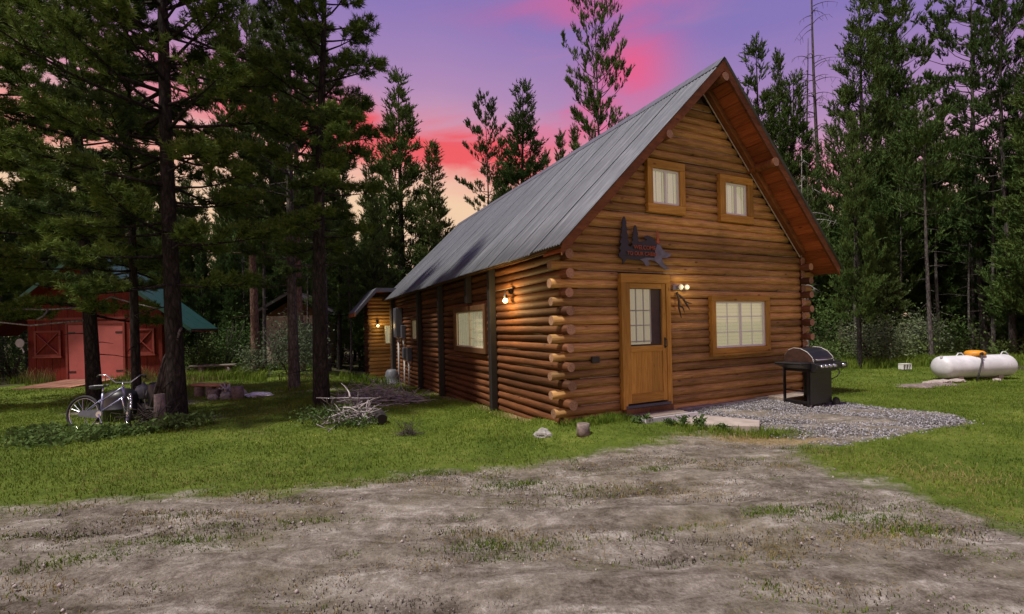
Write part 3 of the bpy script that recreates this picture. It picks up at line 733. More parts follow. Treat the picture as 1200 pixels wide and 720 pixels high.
mb.build('handle', M['black'], door)
MB().box((x0+.05, -.15, .215), (x1-.05, -.05, .26)).build('threshold', M['grey'], fr)
MB().box((x0+.02, -.17, .10), (x1-.02, -.06, .21)).build('step_board', M['darktrim'], cabin)

# posts, outlet, electric boxes ---------------------------------------
for v, za, zb in ((2.42, -.3, 2.86), (5.87, -.5, 2.86), (8.08, -.6, 2.86), (3.74, 2.12, 2.86), (12.0, -.7, 2.86)):
    MB().box((US-.21, v-.06, za), (US-.075, v+.07, zb)).build('wall_post', M['post'], cabin, bevel=.008)
MB().box((.23, -.115, .985), (.37, -.07, 1.085)).build('socket_box', M['blackplastic'], cabin, bevel=.006)
def ebox(v0, v1, z0, z1, d, nm='meter_box'):
    return MB().box((US-.08-d, v0, z0), (US-.078, v1, z1)).build(nm, M['grey'], cabin, bevel=.012)
e = ebox(10.66, 11.1, 1.28, 2.33, .24); MB().box((US-.335, 10.72, 1.36), (US-.321, 11.04, 2.25)).build('cover', M['grey'], e, bevel=.006)
ebox(10.2, 10.42, 1.25, 1.70, .14); ebox(9.35, 9.55, .50, .95, .16); ebox(10.1, 10.3, .55, .92, .13)
for pts, r in (([(US-.17, 9.45, .5), (US-.17, 9.45, .1), (US-.19, 9.5, -.62)], .032), ([(US-.2, 10.85, 1.28), (US-.2, 10.85, .3), (US-.2, 10.9, -.7)], .036), ([(US-.15, 10.3, 1.25), (US-.15, 10.25, .92)], .025), ([(US-.15, 10.2, .55), (US-.15, 10.25, -.7)], .028)):
    MB().tube(pts, r, 8).build('conduit', M['pipe'], cabin, smooth=True)
# foundation blocks under the right part of the front wall
for a, b in ((2.0, 2.78), (2.80, 3.9), (3.92, 5.35)):
    MB().box((a, -.19+random.uniform(-.01, .01), -.1), (b, -.09, .12+random.uniform(-.01, .012))).build('foundation_block', M['greyblock'], cabin, bevel=.008)
MB().box((US-.04, -.04, -.3), (.1, .2, .15)).build('corner_footing', M['post'], cabin)

# rear annex (attached to the cabin) ----------------------------------
AV = 12.95
for k in range(-5, 19):
    z = Z0+PITCH*k
    for s0, s1 in split(-1.12+(.0 if k % 2 else -.05), -.02, z, [(-.52, -.14, 1.0, 1.72)]):
        log(s0, s1, z, 'x', AV, LR, 'log_x', seed=k+s0+200)
    log(AV-.05, AV+1.2, z, 'y', -1.08, LR, 'log_y', seed=k+230)
MB().box((-1.08, AV+.0, -.9), (0, AV+.04, 2.75)).box((-1.10, AV+.04, -.9), (-1.05, AV+1.2, 2.2)).build('wall_core', M['chink'], cabin)
MB().box((US-.10, AV-.155, -.6), (US-.05, AV-.10, 2.3)).build('corner_board', M['pipe'], cabin)
def ann_z(u): return 3.12 if u > -.93 else 3.12-1.15*(-.93-u)
ap = [(-1.72, ann_z(-1.72)), (-.93, 3.12), (.6, 3.16), (.6, 3.06), (-.91, 3.02), (-1.72, ann_z(-1.72)-.13)]
MB().prism(ap, 'y', AV-.75, AV+1.3).build('annex_roof', M['soffit'], cabin)
for (ua, ub) in ((-1.72, -.93), (-.93, .1)):
    MB().add([(ua, AV-.80, ann_z(ua)+.02), (ub, AV-.80, ann_z(ub)+.02), (ub, AV-.80, ann_z(ub)-.11), (ua, AV-.80, ann_z(ua)-.11)] + [(ua, AV-.76, ann_z(ua)+.02), (ub, AV-.76, ann_z(ub)+.02), (ub, AV-.76, ann_z(ub)-.11), (ua, AV-.76, ann_z(ua)-.11)], BF).build('annex_fascia', M['grey'], cabin)
    MB().add([(ua, AV-.79, ann_z(ua)+.045), (ub, AV-.79, ann_z(ub)+.045), (ub, AV-.79, ann_z(ub)+.022), (ua, AV-.79, ann_z(ua)+.022)] + [(ua, AV+1.3, ann_z(ua)+.045), (ub, AV+1.3, ann_z(ub)+.045), (ub, AV+1.3, ann_z(ub)+.022), (ua, AV+1.3, ann_z(ua)+.022)], BF).build('roof_panel', M['roof'], cabin)
r = casing('window', -.52, -.14, 1.0, 1.72, .035, AV-.115, AV-.05, M['white'], M['white'], cabin)
r['label'] = 'small white window on the rear annex'
MB().box((-.345, AV-.09, 1.035), (-.315, AV-.06, 1.685)).build('meeting_rail', M['white'], r)
MB().box((-.49, AV-.075, 1.03), (-.17, AV-.071, 1.69)).build('pane', M['glass'], r)
slats(-.49, -.17, 1.03, 1.69, AV-.055, 'x', M['glowblind'], r)

# small fixtures on the walls -----------------------------------------
def ploc(u, v, z): x, y = to_xy(u, v); return (x, y, z)
def point_light(loc, e, c, rad=.04):
    l = bpy.data.lights.new('lamp_glow', 'POINT'); l.energy = e; l.color = c; l.shadow_soft_size = rad
    o = bpy.data.objects.new('lamp_glow', l); COL.objects.link(o); o.location = loc
def sphere(mb, c, r, mi=0, n=12, sz=1.0):
    mb.lathe([(max(.0005, r*math.sin(PI*i/8)), -r*sz*math.cos(PI*i/8)) for i in range(9)], c, n, mi)
def wall_lamp(u, v, z, rz, label, e):
    t = thing('wall_lamp', label, 'lamp', ploc(u, v, z), rz)
    MB().tube([(0, 0, .16), (0, -.04, .17)], .05, 12).build('mount', M['black'], t)
    MB().tube([(0, -.03, .17), (0, -.09, .20), (0, -.13, .17), (0, -.13, .09)], .010, 6).build('arm', M['black'], t, smooth=True)
    MB().lathe([(.03, .05), (.035, .09), (.02, .11)], (0, -.13, 0), 12).build('lamp_cap', M['black'], t)
    mb = MB(); sphere(mb, (0, -.13, 0), .045); mb.build('bulb', M['bulb'], t, smooth=True)
    p = Vector(ploc(u, v, z)); d = Vector((math.sin(rz), -math.cos(rz), 0))
    point_light(p+d*.27+Vector((0, 0, -.02)), e, (1, .70, .28))
    return t
WARM = 1
wall_lamp(US-.08, 1.62, 2.06, YAW-PI/2, 'lit wall lamp between the log corner and the first dark post', 24)
wall_lamp(-.81, AV-.09, 1.72, YAW, 'small lit lamp on the rear annex wall', 5)
t = thing('wall_lamp', 'lit twin spotlight on the front wall right of the door', 'lamp', ploc(2.05, -.08, 2.19), YAW)
MB().box((-.10, -.03, -.045), (.16, 0, .045)).build('mount', M['pipe'], t, bevel=.006)
for dx in (-.02, .12):
    h = MB().lathe([(.022, .02), (.045, -.03), (.05, -.07)], (dx, -.05, 0), 12, axis='y').build('lamp_head', M['pipe'], t, smooth=True)
    mb = MB(); sphere(mb, (dx, -.125, 0), .032); mb.build('bulb', M['softbulb'], h, smooth=True)
point_light(Vector(ploc(2.10, -.36, 2.19)), 1.6, (1, .76, .36))
# antler
t = thing('antler', 'dark forked antler hanging under the twin spotlight', 'antler', ploc(2.03, -.10, 2.08), YAW)
MB().tube([(0, 0, .03), (.01, -.03, -.1), (-.01, -.05, -.25), (.03, -.06, -.42)], [.020, .018, .016, .006], 8).tube([(0, -.01, .0), (.10, -.04, -.08), (.17, -.06, -.2), (.22, -.07, -.28)], [.018, .02, .016, .005], 8).tube([(.0, -.05, -.2), (.05, -.08, -.24), (.08, -.09, -.33)], [.014, .012, .004], 7).tube([(.13, -.05, -.13), (.19, -.08, -.16), (.26, -.08, -.17)], [.012, .01, .004], 7).build('beam', M['darkstick'], t, smooth=True)

# cut metal welcome sign ----------------------------------------------
t = thing('welcome_sign', 'dark cut metal sign with trees bear and running wolf above the door', 'sign', ploc(.80, -.10, 2.50), YAW)
S = .0012
def sg(pts): return [((x-60)*.00148, (725-y)*.00124*.98-.03) for x, y in pts]
# outlines in the sign's own plane
def spruce(cx, base, top, w):
    L = []; R = []
    n = 5
    for i in range(n):
        y = base+(top-base)*i/n; ww = w*(1-.55*i/n); L += [(cx-ww, y), (cx-ww*.62, y+(top-base)/n*.8)]; R += [(cx+ww, y), (cx+ww*.62, y+(top-base)/n*.8)]
    return L+[(cx, top)]+R[::-1]
def plate(polys, nm, m, v0, v1, par):
    mb = MB()
    for p in polys: mb.prism(sg(p), 'y', v0, v1)
    return mb.build(nm, m, par)
def fir(cx, base, top, w, n=5):
    L = []; R = []
    for i in range(n):
        y = base+(top-base)*i/n; ww = w*(1-.78*i/n); L += [(cx-ww, y), (cx-ww*.55, y+(top-base)/n*.75)]; R += [(cx+ww, y), (cx+ww*.55, y+(top-base)/n*.75)]
    return L+[(cx-6, top), (cx+6, top)]+R[::-1]
plate([fir(128, 545, 28, 92, 6)], 'tree_cutout', M['sign'], -.030, -.018, t)
plate([fir(280, 430, 130, 74, 5)], 'tree_cutout', M['sign'], -.031, -.019, t)
plate([[(45, 560), (90, 430), (250, 415), (330, 430), (560, 440), (620, 560), (600, 590), (330, 600), (160, 590), (90, 665), (100, 600)]], 'base_plate', M['sign'], -.026, -.014, t)
plate([[(300, 450), (305, 385), (330, 350), (400, 335), (440, 325), (430, 305), (395, 295), (410, 268), (450, 255), (475, 262), (520, 275), (555, 320), (570, 370), (575, 450)]], 'bear_cutout', M['sign'], -.034, -.022, t)
plate([[(545, 500), (560, 430), (575, 400), (585, 355), (605, 385), (625, 360), (650, 420), (700, 465), (790, 490), (780, 520), (720, 550), (650, 548), (665, 610), (700, 660), (770, 705), (690, 712), (630, 668), (580, 625), (540, 600), (480, 592), (440, 600), (470, 640), (450, 672), (410, 668), (370, 610), (330, 590), (420, 560), (540, 560)]], 'wolf_cutout', M['signgrey'], -.040, -.028, t)
plate([[(596, 190), (606, 168), (616, 190), (626, 352), (586, 352)]], 'post_cutout', M['signtext'], -.028, -.020, t)
def sign_text(body, x, z, size):
    cu = bpy.data.curves.new('lettering', 'FONT'); cu.body = body; cu.size = size; cu.extrude = .004; cu.align_x = 'LEFT'
    tmp = bpy.data.objects.new('lettering', cu); COL.objects.link(tmp)
    bpy.context.view_layer.update()
    me = bpy.data.meshes.new_from_object(tmp.evaluated_get(bpy.context.evaluated_depsgraph_get())); bpy.data.objects.remove(tmp)
    me.materials.clear(); me.materials.append(M['signtext'])
    o = link('lettering', me, t); o.rotation_euler = (PI/2, 0, 0); o.location = (x, -.046, z)
sign_text('WELCOME', .27, .30, .095); sign_text('TO OUR CABIN', .13, .200, .088)

# door steps / slabs ---------------------------------------------------
def local_slab(nm, pts, z0, z1, m, label, cat, bevel=.01):
    cx = sum(p[0] for p in pts)/len(pts); cy = sum(p[1] for p in pts)/len(pts)
    t = MB().prism([(p[0]-cx, p[1]-cy) for p in pts], 'z', 0, z1-z0).build(nm, m, None, bevel=bevel)
    t.location = ploc(cx, cy, z0); t.rotation_euler = (0, 0, YAW); tag(t, label, cat); return t
st = thing('door_step', 'low plank step with a silver edge in front of the cabin door', 'step', ploc(.8, -.2, .06), YAW)
for i in range(4):
    MB().box((.0, -.10-.11*i, 0), (1.0+.02*(i % 2), -.10-.11*i+.104, .075+.003*(i % 2))).build('plank', M['greywood'], st, bevel=.004)
MB().box((-.02, -.468, .01), (1.05, -.435, .092)).build('edging', M['silver'], st)
MB().box((-.035, -.43, .01), (-.005, .0, .09)).build('edging', M['silver'], st)
local_slab('concrete_slab', [(1.36, -.72), (1.30, -1.02), (2.02, -1.62), (2.38, -1.36), (2.0, -.62), (1.95, -.30), (1.86, -.3)], -.04, .085, M['concrete'], 'pale worn concrete slab between the door step and the gravel', 'slab')
local_slab('timber_block', [(4.15, -.62), (4.15, -.22), (4.9, -.22), (4.9, -.62)], 0, .16, M['greywood'], 'weathered timber block on the gravel behind the grill', 'timber')
local_slab('patio_slab', [(-4.6, 11.0), (-.6, 11.0), (-.25, 12.7), (-1.25, 12.8), (-1.3, 15), (-4.6, 15)], -.55, -.36, M['concrete'], 'pale concrete patio slab behind the stick pile at the annex', 'patio')
# upturned grey tub near the annex
x, y = to_xy(-.72, 10.7)
t = tag(MB().lathe([(.30, 0), (.33, .02), (.33, .07), (.26, .08), (.25, .25), (.20, .45), (.15, .52), (.02, .54)], (0,0,0), 20).build('upturned_tub', M['tub'], None, smooth=True), 'grey upturned tub standing by the meter boxes', 'tub'); t.location = (x, y, -.38)

# stump and stone on the lawn
def stump(x, y, r, h, label, cat='stump', tilt=0.0, bk='stumpbark', name='tree_stump'):
    mb = MB(); mb.tube([(0, 0, -.05), (0, 0, h*.5), (0, 0, h)], [r*1.08, r, r*.98], 14, 0, cap=1, jitter=.05)
    o = mb.build(name, [M[bk], M['greywood']], None, smooth=True); o.location = (x, y, tz(x, y)); o.rotation_euler = (tilt, tilt*.4, random.uniform(0, 6)); tag(o, label, cat); return o
stump(.95, 6.46, .088, .16, 'short sawn stump on the grass below the front corner')
def rock(name, loc, s, label, cat, m='stone', seed=0, group=None):
    import bmesh
    bm = bmesh.new(); bmesh.ops.create_icosphere(bm, subdivisions=3, radius=1)
    for v in bm.verts:
        n = noise.fractal(v.co*1.3+Vector((seed*3.7, 0, 0)), 1, 2, 4); v.co *= 1+.35*n; v.co.x *= s[0]; v.co.y *= s[1]; v.co.z *= s[2]
    me = bpy.data.meshes.new(name); bm.to_mesh(me); bm.free(); me.materials.append(M[m])
    o = link(name, me); o.location = loc; tag(o, label, cat, group); return o
rock('lawn_stone', (.40, 6.66, .03), (.12, .09, .09), 'pale grey rock in the grass left of the stump', 'rock', seed=2)
rock('lawn_stone', (1.75, 6.9, .03), (.13, .1, .04), 'flat buff rock in the grass right of the stump', 'rock', seed=4)

# ------------------------------------------------------------------ gas grill
gx, gy = 5.12, 8.02
g = thing('gas_grill', 'black gas grill with closed lid on the gravel pad', 'grill', (gx, gy, .02), YAW)
MB().box((.0, .02, .09), (.60, .06, .74)).build('cabinet_door', M['black'], g, bevel=.008)
MB().box((.56, .06, .09), (.60, .46, .74)).build('cabinet_side', M['black'], g, bevel=.006)
MB().box((.0, .065, .10), (.56, .46, .13)).build('bottom_shelf', M['black'], g)
for (a, b) in ((-.02, .47), (.56, .47), (-.02, .04)):
    MB().box((a, b, .02), (a+.035, b+.035, .76)).build('leg', M['black'], g)
MB().box((-.005, .075, .30), (.02, .47, .325)).build('cross_bar', M['black'], g)
MB().box((-.005, .075, .12), (.02, .47, .145)).build('cross_bar', M['black'], g)
MB().lathe([(.025, 0), (.025, .03), (.015, .05), (.015, .10)], (.05, .06, -.0), 10).build('caster', M['pipe'], g)
for yy in (-.01, .50):
    w = MB().lathe([(.055, -.02), (.085, -.02), (.09, -.01), (.09, .01), (.085, .02), (.055, .02)], (.66, yy, .09), 18, axis='y').build('wheel', M['rubber'], g, smooth=True)
    MB().lathe([(.05, -.022), (.055, 0), (.05, .022)], (.66, yy, .09), 14, axis='y').build('hub', M['blackplastic'], w)
MB().box((.0, -.05, .655), (.62, .5, .82)).build('firebox', M['black'], g, bevel=.01)
MB().box((-.30, .0, .795), (-.005, .47, .825)).build('side_shelf', M['black'], g, bevel=.008)
MB().add([(-.30, .0, .794), (-.01, .0, .794), (-.01, .0, .70), (-.30, .47, .794), (-.01, .47, .794), (-.01, .47, .70)], [(0,1,2), (5,4,3), (0,3,4,1), (1,4,5,2), (2,5,3,0)]).build('shelf_bracket', M['black'], g)
MB().box((.625, .0, .795), (.88, .47, .825)).build('side_shelf', M['black'], g, bevel=.008)
MB().box((-.01, -.09, .70), (.88, -.052, .80)).build('control_panel', M['black'], g, bevel=.008)
for i, kx in enumerate((.12, .24, .36, .48, .74)):
    MB().lathe([(.030, 0), (.030, -.015), (.022, -.02), (.020, -.045)], (kx, -.09, .755), 14, axis='y').build('knob', M['chrome'], g, smooth=True)
prof = [(.50, .825), (.49, .93), (.42, 1.02), (.32, 1.06), (.20, 1.05), (.08, .99), (.00, .90), (-.02, .825)]
mb = MB(); mb.prism(prof, 'x', .03, .59); mb.build('lid', M['black'], g, bevel=.004)
MB().prism([(a*1.0, b+.002) for a, b in prof], 'x', .012, .029).build('lid_end', M['rustlid'], g)
MB().prism([(a*1.0, b+.002) for a, b in prof], 'x', .591, .608).build('lid_end', M['rustlid'], g)
MB().tube([(.05, -.06, .865), (.57, -.06, .865)], .011, 8).bar((.09, -.06, .865), (.09, .0, .865), .02, .02).bar((.53, -.06, .865), (.53, .0, .865), .02, .02).build('lid_handle', M['chrome'], g, smooth=True)
for xx in (.022, .598):
    MB().tube([(xx, a-.004, b+.006) for a, b in prof[1:]], .006, 5).build('lid_trim', M['pipe'], g)
MB().tube([(.66, .02, .70), (.78, .0, .66), (.80, -.0, .60), (.72, .0, .54), (.62, .03, .5)], .010, 6).build('gas_hose', M['blackplastic'], g, smooth=True)
MB().box((.10, .012, .66), (.50, .0195, .68)).build('door_pull', M['pipe'], g)

# ------------------------------------------------------------------ propane tank
tx, ty = 10.42, 11.5
t = thing('propane_tank', 'white horizontal propane tank lying on the lawn before the forest', 'tank', (tx, ty, tz(tx, ty)), math.radians(4))
L_, R_ = 1.96, .275
pr = [(R_*math.sin(a), .10-.16*math.cos(a)+.06) for a in np.linspace(.05, PI/2, 7)]
prof = [(r, h) for r, h in pr]+[(R_, L_-.16)]+[(R_*math.cos(a), L_-.16+.16*math.sin(a)) for a in np.linspace(.2, PI/2-.05, 6)]
MB().lathe(prof, (0, 0, R_+.05), 28, axis='x').build('shell', M['tank'], t, smooth=True)
for xx in (.45, 1.5):
    MB().box((xx-.06, -.18, -.02), (xx+.06, .18, .11)).build('foot', M['concrete'], t)
MB().lathe([(.19, 0), (.205, .03), (.20, .08), (.16, .12), (.07, .135), (.01, .135)], (1.02, 0, R_*2+.035), 22).build('valve_dome', M['dome'], t, smooth=True)
for xx in (.62, 1.80):
    MB().tube([(xx-.10, 0, R_*2+.03), (xx-.04, 0, R_*2+.11), (xx+.04, 0, R_*2+.11), (xx+.12, 0, R_*2+.03)], .012, 6).build('lifting_lug', M['tank'], t)
MB().lathe([(.03, 0), (.03, .05)], (.08, -.05, R_*2+.01), 8).build('plug', M['tank'], t)
MB().tube([(.93, -.20, R_*2+.10), (.90, -.27, R_*2+.04), (.82, -.33, .45), (.70, -.37, .2), (.62, -.38, .0)], .018, 8).build('gas_line', M['blackplastic'], t, smooth=True)
MB().lathe([(.035, 0), (.04, -.03), (.02, -.04)], (.93, -.225, R_*2+.10), 8, axis='y').build('line_fitting', M['blackplastic'], t)
# dug earth and rubble before the tank
def heap(name, cx, cy, pts, label, cat, m):
    o = rock(name, (cx, cy, tz(cx, cy)-.01), pts, label, cat, m, seed=cx); return o
heap('earth_heap', 9.05, 10.55, (.42, .24, .07), 'low dark earth heap left of the propane tank', 'earth', 'stumpbark')
heap('earth_heap', 9.75, 10.8, (.45, .22, .055), 'low dark earth heap under the tank end', 'earth', 'stumpbark')
for i, (a, b, s, lab) in enumerate(((9.95, 11.0, .13, 'pale stone slab before the left end of the tank'), (10.25, 11.12, .10, 'pale stone beside the gas line'), (10.6, 11.15, .11, 'pale stone at the foot of the gas line'), (9.72, 10.98, .07, 'small white stone on the earth heap'), (11.6, 11.22, .06, 'small white stone under the tank middle'))):
    rock('rubble_stone', (a, b, tz(a, b)+.03), (s*1.5, s, s*.55), lab, 'stone', 'concrete', seed=i+11)
t = thing('wire_crate', 'small white crate in the undergrowth left of the propane tank', 'crate', (11.65, 13.9, 0), .2); t.scale = (.72, .72, .62)
MB().box((-.22, -.1, .28), (.22, .1, .32)).build('rim', M['white'], t)
MB().box((-.2, -.09, .0), (.2, .09, .05)).build('bottom_tray', M['grey'], t)
for xx in (-.21, -.07, .07, .19):
    MB().box((xx, -.105, .05), (xx+.03, .105, .279)).build('slat', M['white'], t)

# ------------------------------------------------------------------ red shed
SX, SY = -16.75, 16.2; SW = 4.75
sh_rz = math.radians(3)
sh = thing('red_shed', 'small red board shed with green metal roof behind the pines', 'shed', (SX, SY, 0), sh_rz); sh.scale = (.943, 1, 1)
def shz(u): return 4.5-.73*abs(u-SW/2)
nb = 17
for i in range(nb):
    a = SW*i/nb+.004; b = SW*(i+1)/nb-.008
    ztop_a, ztop_b = shz(a)-.12, shz(b)-.12
    def brd(za, zb):
        mb = MB(); p = 0 if i % 2 else .008
        mb.add([(a, -.03-p, za), (b, -.03-p, za), (b, -.03-p, zb if zb else ztop_b), (a, -.03-p, zb if zb else ztop_a), (a, 0, za), (b, 0, za), (b, 0, zb if zb else ztop_b), (a, 0, zb if zb else ztop_a)], [(0,1,2,3), (7,6,5,4), (0,4,5,1), (1,5,6,2), (2,6,7,3), (3,7,4,0)])
        mb.build('board', M['shedred'], sh)
    if 1.35 < (a+b)/2 < 3.42: brd(2.02, None)
    else: brd(-.05, None)
MB().prism([(0.01, -.05), (SW-.01, -.05), (SW-.01, shz(0)-.14), (SW/2, shz(SW/2)-.14), (.01, shz(0)-.14)], 'y', .002, .05).build('front_frame', M['shedred'], sh)
MB().box((0, .051, -.05), (.06, 1.05, shz(0)-.14)).box((SW-.06, .051, -.05), (SW, 1.05, shz(0)-.14)).box((.061, 1.0, -.05), (SW-.061, 1.05, 2.0)).build('side_wall', M['shedred'], sh)
MB().box((1.42, -.055, .06), (2.36, -.02, 1.98)).build('door', M['doorred'], sh, bevel=.006)
MB().box((2.43, -.055, .06), (3.36, -.02, 1.98)).build('door', M['doorred'], sh, bevel=.006)
MB().box((2.365, -.06, .06), (2.425, -.018, 1.98)).build('door_gap_strip', M['white'], sh)
for (a, b, c, d) in ((1.34, 1.415, -.02, 1.985), (3.365, 3.44, -.02, 1.985), (1.34, 3.44, 1.99, 2.10)):
    MB().box((a, -.075, c), (b, -.02, d)).build('door_trim', M['shedtrim'], sh)
for (a0_, a1_) in ((.27, 1.20), (3.62, 4.50)):
    s = MB().box((a0_, -.08, .92), (a1_, -.045, 1.80)).build('shutter', M['shedred'], sh)
    for lo, hi in (((a0_, -.105, .92), (a1_, -.081, .98)), ((a0_, -.105, 1.74), (a1_, -.081, 1.80)), ((a0_, -.105, .981), (a0_+.07, -.081, 1.739)), ((a1_-.07, -.105, .981), (a1_, -.081, 1.739))):
        MB().box(lo, hi).build('shutter_rail', M['shedtrim'], s)
    MB().bar((a0_+.07, -.094, .99), (a1_-.07, -.094, 1.73), .024, .06, up=(0, 1, 0)).build('brace', M['shedtrim'], s)
    MB().bar((a0_+.07, -.097, 1.73), (a1_-.07, -.097, .99), .024, .06, up=(0, 1, 0)).build('brace', M['shedtrim'], s)
    MB().box((a0_-.04, -.13, .86), (a1_+.04, -.04, .915)).build('sill_board', M['shedtrim'], s)
MB().box((.0, -.06, 2.16), (SW, -.032, 2.24)).build('tie_board', M['shedtrim'], sh)
for sd in (-1, 1):
    ue = -1.39 if sd < 0 else SW+1.39
    n = 3
    for j in range(n):
        y0 = -.55+j*.53
        a, b = SW/2, ue
        MB().add([(a, y0, shz(a)), (b, y0, shz(b)), (b, y0, shz(b)-.03), (a, y0, shz(a)-.03), (a, y0+.52, shz(a)), (b, y0+.52, shz(b)), (b, y0+.52, shz(b)-.03), (a, y0+.52, shz(a)-.03)], BF).build('roof_panel', M['greenroof'], sh)
    MB().add([(a, -.57, shz(a)+.02), (b, -.57, shz(b)+.02), (b, -.57, shz(b)-.13), (a, -.57, shz(a)-.13), (a, -.554, shz(a)+.02), (b, -.554, shz(b)+.02), (b, -.554, shz(b)-.13), (a, -.554, shz(a)-.13)], BF).build('barge_board', M['greenroof'], sh)
    MB().add([(a, -.54, shz(a)-.035), (b, -.54, shz(b)-.035), (b, -.54, shz(b)-.09), (a, -.54, shz(a)-.09), (a, 1.02, shz(a)-.035), (b, 1.02, shz(b)-.035), (b, 1.02, shz(b)-.09), (a, 1.02, shz(a)-.09)], BF).build('roof_deck', M['shedred'], sh)
MB().tube([(2.28, -.06, .95), (2.28, -.11, .97), (2.28, -.11, 1.10), (2.28, -.06, 1.12)], .012, 6).build('door_handle', M['black'], sh)
for zz in (.35, 1.7):
    MB().box((1.40, -.064, zz-.03), (1.68, -.056, zz+.03)).build('hinge', M['black'], sh); MB().box((3.10, -.064, zz-.03), (3.38, -.056, zz+.03)).build('hinge', M['black'], sh)
rp = thing('entrance_ramp', 'reddish plank ramp lying before the red shed door', 'ramp', (SX+1.27, SY+.0, 0), sh_rz); rp.scale = (.943, 1, 1)
for i in range(8):
    MB().add([(.0+i*.235, -.02, .10), (.225+i*.235, -.02, .10), (.225+i*.235, -1.9, .03), (.0+i*.235, -1.9, .03), (.0+i*.235, -.02, -.02), (.225+i*.235, -.02, -.02), (.225+i*.235, -1.9, -.03), (.0+i*.235, -1.9, -.03)], [(0,1,2,3), (7,6,5,4), (0,4,5,1), (1,5,6,2), (2,6,7,3), (3,7,4,0)]).build('plank', M['redwood'], rp)
t = thing('wind_spinner', 'pale round metal spinner at the left corner of the red shed', 'ornament', (SX-.05, SY-.25, 1.40), 0)
MB().lathe([(.01, .0), (.15, .01), (.15, -.01), (.01, -.012)], (0, 0, 0), 14, axis='y').build('disc', M['pipe'], t)
MB().bar((.04, 0, -.1), (.14, 0, -.32), .03, .03).bar((0, .0, 0), (.05, .24, 0), .02, .02).build('bracket', M['pipe'], t)

# pale outbuilding glimpsed between trunks
t = thing('pale_outbuilding', 'pale outbuilding with dark roof glimpsed behind the shrub', 'building', (-11.4, 21.5, 0), .15)
MB().box((0, 0, 0), (2.6, 2.5, 2.3)).build('wall', M['plaster'], t)
MB().prism([(-.45, 2.25), (1.3, 3.3), (3.05, 2.25), (3.05, 2.37), (1.3, 3.45), (-.45, 2.37)], 'y', -.5, 2.8).build('roof', M['post'], t)
MB().prism([(.0, 2.3), (1.3, 3.1), (2.6, 2.3)], 'y', .01, .05).build('gable', M['darktrim'], t)
MB().box((1.6, -.03, 0), (2.2, -.002, 1.9)).build('door', M['grey'], t)

# ------------------------------------------------------------------ benches, fire pit
def bench(loc, rz, L, h, w, m, label, legs):
    t = thing('log_bench', label, 'bench', loc, rz)
    MB().box((0, -w/2, h), (L, w/2, h+.06)).build('seat', m, t, bevel=.012)
    for lx in legs:
        MB().tube([(lx, 0, -.05), (lx, 0, h-.002)], .11, 10).build('leg', M['stumpbark'], t, smooth=True)
    return t
bench((-11.4, 16.5, .0), .28, 1.45, .40, .26, M['greywood'], 'long grey plank bench in the tall grass', (.35, 1.2))
bench((-8.05, 11.85, .0), -.30, .95, .27, .28, M['redwood'], 'low reddish plank bench beside the fire pit', (.12, .5, .85))
stump(-6.62, 11.22, .13, .30, 'upright sawn log round at the right of the fire pit')
stump(-7.28, 11.35, .12, .22, 'pale sawn log round at the end of the low bench')
for i, (a, b, s, lab) in enumerate(((-7.0, 11.5, .15, 'biggest pale rock of the fire pit'), (-7.18, 11.15, .10, 'grey rock at the front of the fire pit'), (-6.9, 11.2, .12, 'dark rock at the front right of the fire pit'), (-6.85, 11.75, .13, 'rock at the back of the fire pit'))):
    rock('fire_pit_stone', (a, b, .06), (s*1.2, s, s*.9), lab, 'rock', 'stone', seed=i+30)
rock('pale_slab_stone', (-6.25, 11.5, .05), (.32, .18, .07), 'flat white slab beside the upright log round', 'stone', 'silver', seed=41)
mb = MB()
for i in range(9):
    a = random.uniform(0, PI); l = random.uniform(.25, .45); c = Vector((-7.02+random.uniform(-.15, .15), 11.4+random.uniform(-.15, .15), .18+random.uniform(0, .12)))
    d = Vector((math.cos(a), math.sin(a)*.5, random.uniform(-.2, .6)))*l/2; mb.tube([c-d, c+d], [.022, .016], 6)
t = mb.build('firewood', M['stick'], None); tag(t, 'small heap of pale firewood on the fire pit', 'firewood')

# ------------------------------------------------------------------ bicycle
bk = thing('bicycle', 'silver blue bicycle leaning against the pines in the weeds', 'bicycle', (-7.27, 7.86, .0), -.06)
bk.rotation_euler = (math.radians(-7), 0, -.06)
WR = .285
def wheel(cx, cy, rz, par):
    w = MB(); P = [(cx+WR*math.cos(a)*math.cos(rz), cy+WR*math.cos(a)*math.sin(rz), WR+WR*math.sin(a)) for a in np.linspace(0, 2*PI, 36, endpoint=False)]
    w.tube(P, .022, 8, closed=True); o = w.build('wheel', M['rubber'], par, smooth=True)
    R2 = WR-.03
    P = [(cx+R2*math.cos(a)*math.cos(rz), cy+R2*math.cos(a)*math.sin(rz), WR+R2*math.sin(a)) for a in np.linspace(0, 2*PI, 36, endpoint=False)]
    MB().tube(P, .009, 6, closed=True).build('rim', M['chrome'], o, smooth=True)
    mb = MB()
    for i in range(18):
        a = 2*PI*i/18; mb.tube([(cx, cy+.02*(-1)**i, WR), (cx+R2*math.cos(a)*math.cos(rz), cy+R2*math.cos(a)*math.sin(rz), WR+R2*math.sin(a))], .0028, 4)
    mb.lathe([(.02, -.03), (.02, .03)], (cx, cy, WR), 10, axis='y'); mb.build('spokes', M['chrome'], o)
wheel(0, 0, 0, bk)
FX = .80; FRZ = -.75
wheel(FX, 0, FRZ, bk)
SP = (.315, 0, .27); ST = (.305, 0, .74); HT = (.665, 0, .72); HB = (.70, 0, .56)
